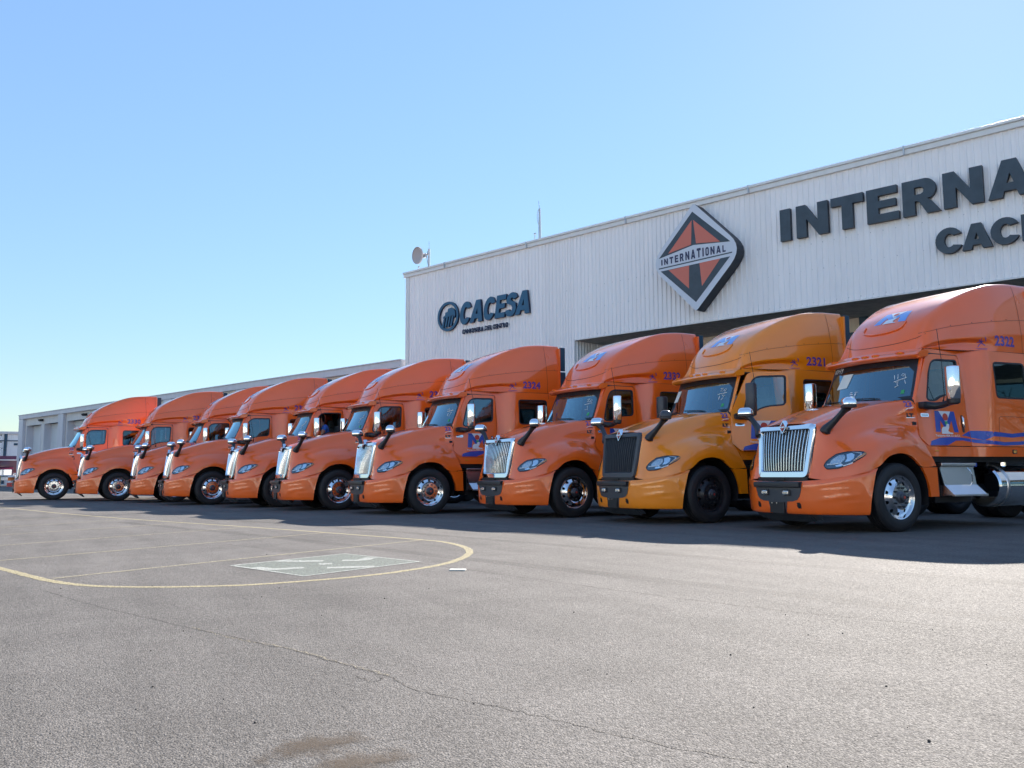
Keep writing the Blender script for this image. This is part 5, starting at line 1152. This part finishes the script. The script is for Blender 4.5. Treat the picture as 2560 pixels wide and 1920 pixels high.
# ------------------------------------------------------------ far left: another lorry, barrier, barrel
M['maroon'] = mat('maroon_paint', (.12, .008, .03), .3, 0, 1); M['wpaint2'] = mat('white_enamel', (.75, .75, .76), .35, coat=.5); M['ypost'] = mat('yellow_enamel', (.62, .42, .03), .5); M['orangeb'] = mat('barrel_orange', (.75, .18, .03), .5); M['redband'] = mat('barrel_red', (.62, .06, .05), .5)
lo = empty('parked_lorry', (2.35, -104, 0), radians(90)); tag(lo, 'distant maroon lorry with white trim parked behind the yellow posts at the far left', 'truck')
g = G(); g.box(-2.6, .35, -.95, .95, 1.15, 2.55, .12); g.prism([(-1.6, 2.5), (.15, 2.5), (-.1, 3.0), (-1.6, 3.05)], -.85, .85, 'y'); g.build('cab', M['maroon'], lo, smooth=30)
g = G(); g.prism([(.352, 1.95), (.10, 2.55), (.08, 2.55), (.33, 1.95)], -.80, .80, 'y'); g.build('windscreen', M['tint'], lo)
g = G(); g.prism([(.30, 1.0), (1.35, 1.0), (1.30, 1.62), (.30, 1.90)], -.62, .62, 'y'); g.build('bonnet', M['maroon'], lo)
g = G(); g.box(1.36, 1.40, -.50, .50, 1.02, 1.58, .01); 
for k in range(6): g.box(1.40, 1.42, -.48, .48, 1.06+k*.085, 1.09+k*.085)
g.build('radiator_grille', M['chrome'], lo)
for s in (1, -1):
    g = G(); g.lathe([(.50, -.2), (.60, -.2), (.60, .2), (.55, .22)], 18, 'y', (.75, s*.85, .5), a0=0, a1=pi); g.build('wing', M['wpaint2'], lo)
    g = G(); g.lathe([(0, -.15), (.45, -.15), (.5, -.1), (.5, .1), (.45, .15), (0, .15)], 24, 'y', (.75, s*.88, .5)); g.build('wheel', M['rubber'], lo)
    g = G(); g.lathe([(0, 0), (.11, 0), (.12, .08), (0, .10)], 14, 'x', (1.30, s*.80, 1.10)); g.build('headlight', M['lampglass'], lo)
    g = G(); g.box(.1, .16, s*1.25-.11, s*1.25+.11, 1.75, 2.30, .02); g.tube([(.05, s*.95, 2.2), (.12, s*1.25, 2.1)], .02, 6); g.build('mirror', M['wpaint2'], lo)
    g = G(); g.tube([(-.6, s*1.02, .8), (-.6, s*1.02, 3.5)], .09, 10); g.build('exhaust_stack', M['chrome'], lo)
g = G(); g.box(1.40, 1.58, -1.15, 1.15, .48, .82, .03); g.build('bumper', M['wpaint2'], lo)
g = G(); g.box(.12, .42, -.85, .85, 2.50, 2.62, .02); g.build('sun_visor', M['wpaint2'], lo)
g = G(); g.box(-6.5, .5, -.45, .45, .6, .95); g.build('frame', M['dark'], lo)
bar = empty('barrier_rail', (2.6, -92.5, 0), 0); tag(bar, 'low white pipe barrier on yellow posts at the far left of the yard', 'barrier')
for x in (.0, 2.4, 4.8, 7.2):
    g = G(); g.tube([(x, 0, 0), (x, 0, .95)], .10, 10); g.build('post', M['ypost'], bar, smooth=True)
for z, r in ((.92, .055), (.12, .06)):
    g = G(); g.tube([(-1.1, .0, z), (8, .0, z)], r, 8); g.build('rail', M['wpaint2'], bar, smooth=True)
g = G(); g.tube([(0, 0, 0), (0, 0, 4.4)], .11, 10); o = g.build('white_pole', M['wpaint2'], None, smooth=True); o.location = (2.92, -91.5, 0); tag(o, 'plain white upright pole at the extreme left edge', 'pole')
brl = empty('traffic_barrel', (1.58, -88, 0), 0); tag(brl, 'orange and white banded traffic barrel beside the leftmost tractor unit', 'traffic barrel')
g = G(); g.lathe([(0, 0), (.33, 0), (.33, .32), (.29, .33)], 24, 'z', mi=0); g.lathe([(.29, .33), (.29, .50)], 24, 'z', mi=1); g.lathe([(.29, .50), (.27, .52), (.26, .80)], 24, 'z', mi=2); g.lathe([(.26, .80), (.27, .82), (.24, .95), (0, .97)], 24, 'z', mi=1)
g.build('drum', [M['redband'], M['wpaint2'], M['orangeb']], brl, smooth=30)

# ------------------------------------------------------------ trees (one at the far left, the others across the yard behind the camera, seen in paint and glass)
def bark(): return mat('bark', (.07, .05, .035), .9, var=.3, nscale=8)
M['bark'] = bark(); M['leaf'] = mat('leaves', (.045, .085, .025), .6, var=.4, nscale=1.5); M['leaf2'] = mat('dark_leaves', (.02, .045, .018), .6, var=.4, nscale=1.5)
def tree(loc, h, spread, n, leaf, label, bare=False, seed=1, group=None):
    random.seed(seed); t = empty('tree', loc, random.uniform(0, 6)); tag(t, label, 'tree', group)
    g = G(); tips = []
    g.tube([(0, 0, 0), (.05*h*.1, 0, h*.2), (0, .04*h*.3, h*.42), (0, 0, h*.62)], [h*.035, h*.028, h*.022, h*.012], 9)
    for k in range(16 if not bare else 26):
        a = random.uniform(0, 2*pi); z0 = h*random.uniform(.25, .6); L = spread*random.uniform(.5, 1); p = Vector((0, 0, z0)); q = p+Vector((cos(a)*L*.5, sin(a)*L*.5, h*.12)); e = p+Vector((cos(a)*L, sin(a)*L, h*random.uniform(.15, .4)))
        g.tube([p, q, e], [h*.012, h*.007, h*.002], 5); tips += [q, e]
        if bare:
            for j in range(7):
                b_ = q.lerp(e, random.random()); g.tube([b_, b_+Vector((random.uniform(-1, 1), random.uniform(-1, 1), random.uniform(.1, 1)))*h*.12], [h*.004, h*.001], 4)
    g.build('trunk', M['bark'], t)
    if not bare:
        vs = []; fs = []
        for k in range(n):
            c = random.choice(tips)+Vector([random.gauss(0, 1) for _ in range(3)])*spread*.22
            c.z = min(max(c.z, h*.22), h); s = h*random.uniform(.015, .03); u_ = Vector([random.gauss(0, 1) for _ in range(3)]).normalized(); v_ = u_.orthogonal().normalized(); b = len(vs)
            vs += [c-u_*s, c+v_*s*.6, c+u_*s, c-v_*s*.6]; fs.append((b, b+1, b+2, b+3))
        mk('crown', vs, fs, leaf, t, merge=False, fix=False)
tree((5.3, -101, 0), 5.0, 2.0, 2500, M['leaf2'], 'dark leafy tree at the extreme left edge before the pale shed', seed=3)
for i, (x, y, h, sp, bare, lf) in enumerate([(-30, 19, 7.5, 4, True, 'leaf'), (-39, 27, 10, 3.6, False, 'leaf2'), (-19, 30, 5.5, 3.5, False, 'leaf'), (-11, 33, 6, 3.5, True, 'leaf'), (-2, 34, 5.2, 3.6, False, 'leaf'), (9, 34, 7, 3.4, False, 'leaf2'), (22, 34, 5, 4, False, 'leaf')]):
    tree((x, y, 0), h, sp, 2200, M[lf], ['bare branched tree across the yard behind the camera, near the hall', 'tall dark tree across the yard behind the camera', 'green tree across the yard behind the camera, beside the tall dark one', 'bare tree across the yard directly opposite the trucks', 'broad green tree across the yard behind the camera', 'tall dark tree at the far side of the yard', 'small green tree at the yard corner behind the camera'][i], bare, 20+i, 'trees across the yard behind the camera')
M['bounce_cream'] = sheet_mat('cream_bounce_wall', (.80, .76, .68), .8, .1)  # bright cream shared by the two added sun-bouncing buildings
ob = empty('bounce_block', W*-36, AZ+pi); tag(ob, 'long two storey cream block added unseen behind the camera to bounce sunlight onto the trucks and hall', 'building')  # unseen block added to bounce sunlight onto the shaded hall and trucks
g = G(); g.box(-50, 75, 0, 12, 0, 8.6); g.box(-50.2, 75.2, -.15, 12, 8.6, 8.9); g.build('wall', M['bounce_cream'], ob)
for k in range(24):
    for z in (1.0, 4.6):
        x = -47+k*5
        g = G(); g.box(x-.08, x+2.48, -.06, -.01, z-.08, z+1.48); g.build('window_frame', M['frame'], ob)
        g = G(); g.box(x, x+2.4, -.08, -.07, z, z+1.4); g.build('window_pane', M['tint'], ob)

eb = empty('bounce_warehouse', (-8, 50, 0), pi); tag(eb, 'pale plain warehouse at the right hand end of the yard, added outside the picture to bounce sunlight onto the truck sides', 'building')  # pale building added out of view to throw sunlight on the truck sides
g = G(); g.box(-30, 34, -12, 0, 0, 6.2); g.box(-30.2, 34.2, -12, .2, 6.2, 6.6); g.build('wall', M['bounce_cream'], eb)
for k in range(6): g = G(); g.box(-27+k*10, -22.5+k*10, .0, .05, 0, 4.4); g.build('roller_door', M['door'], eb)
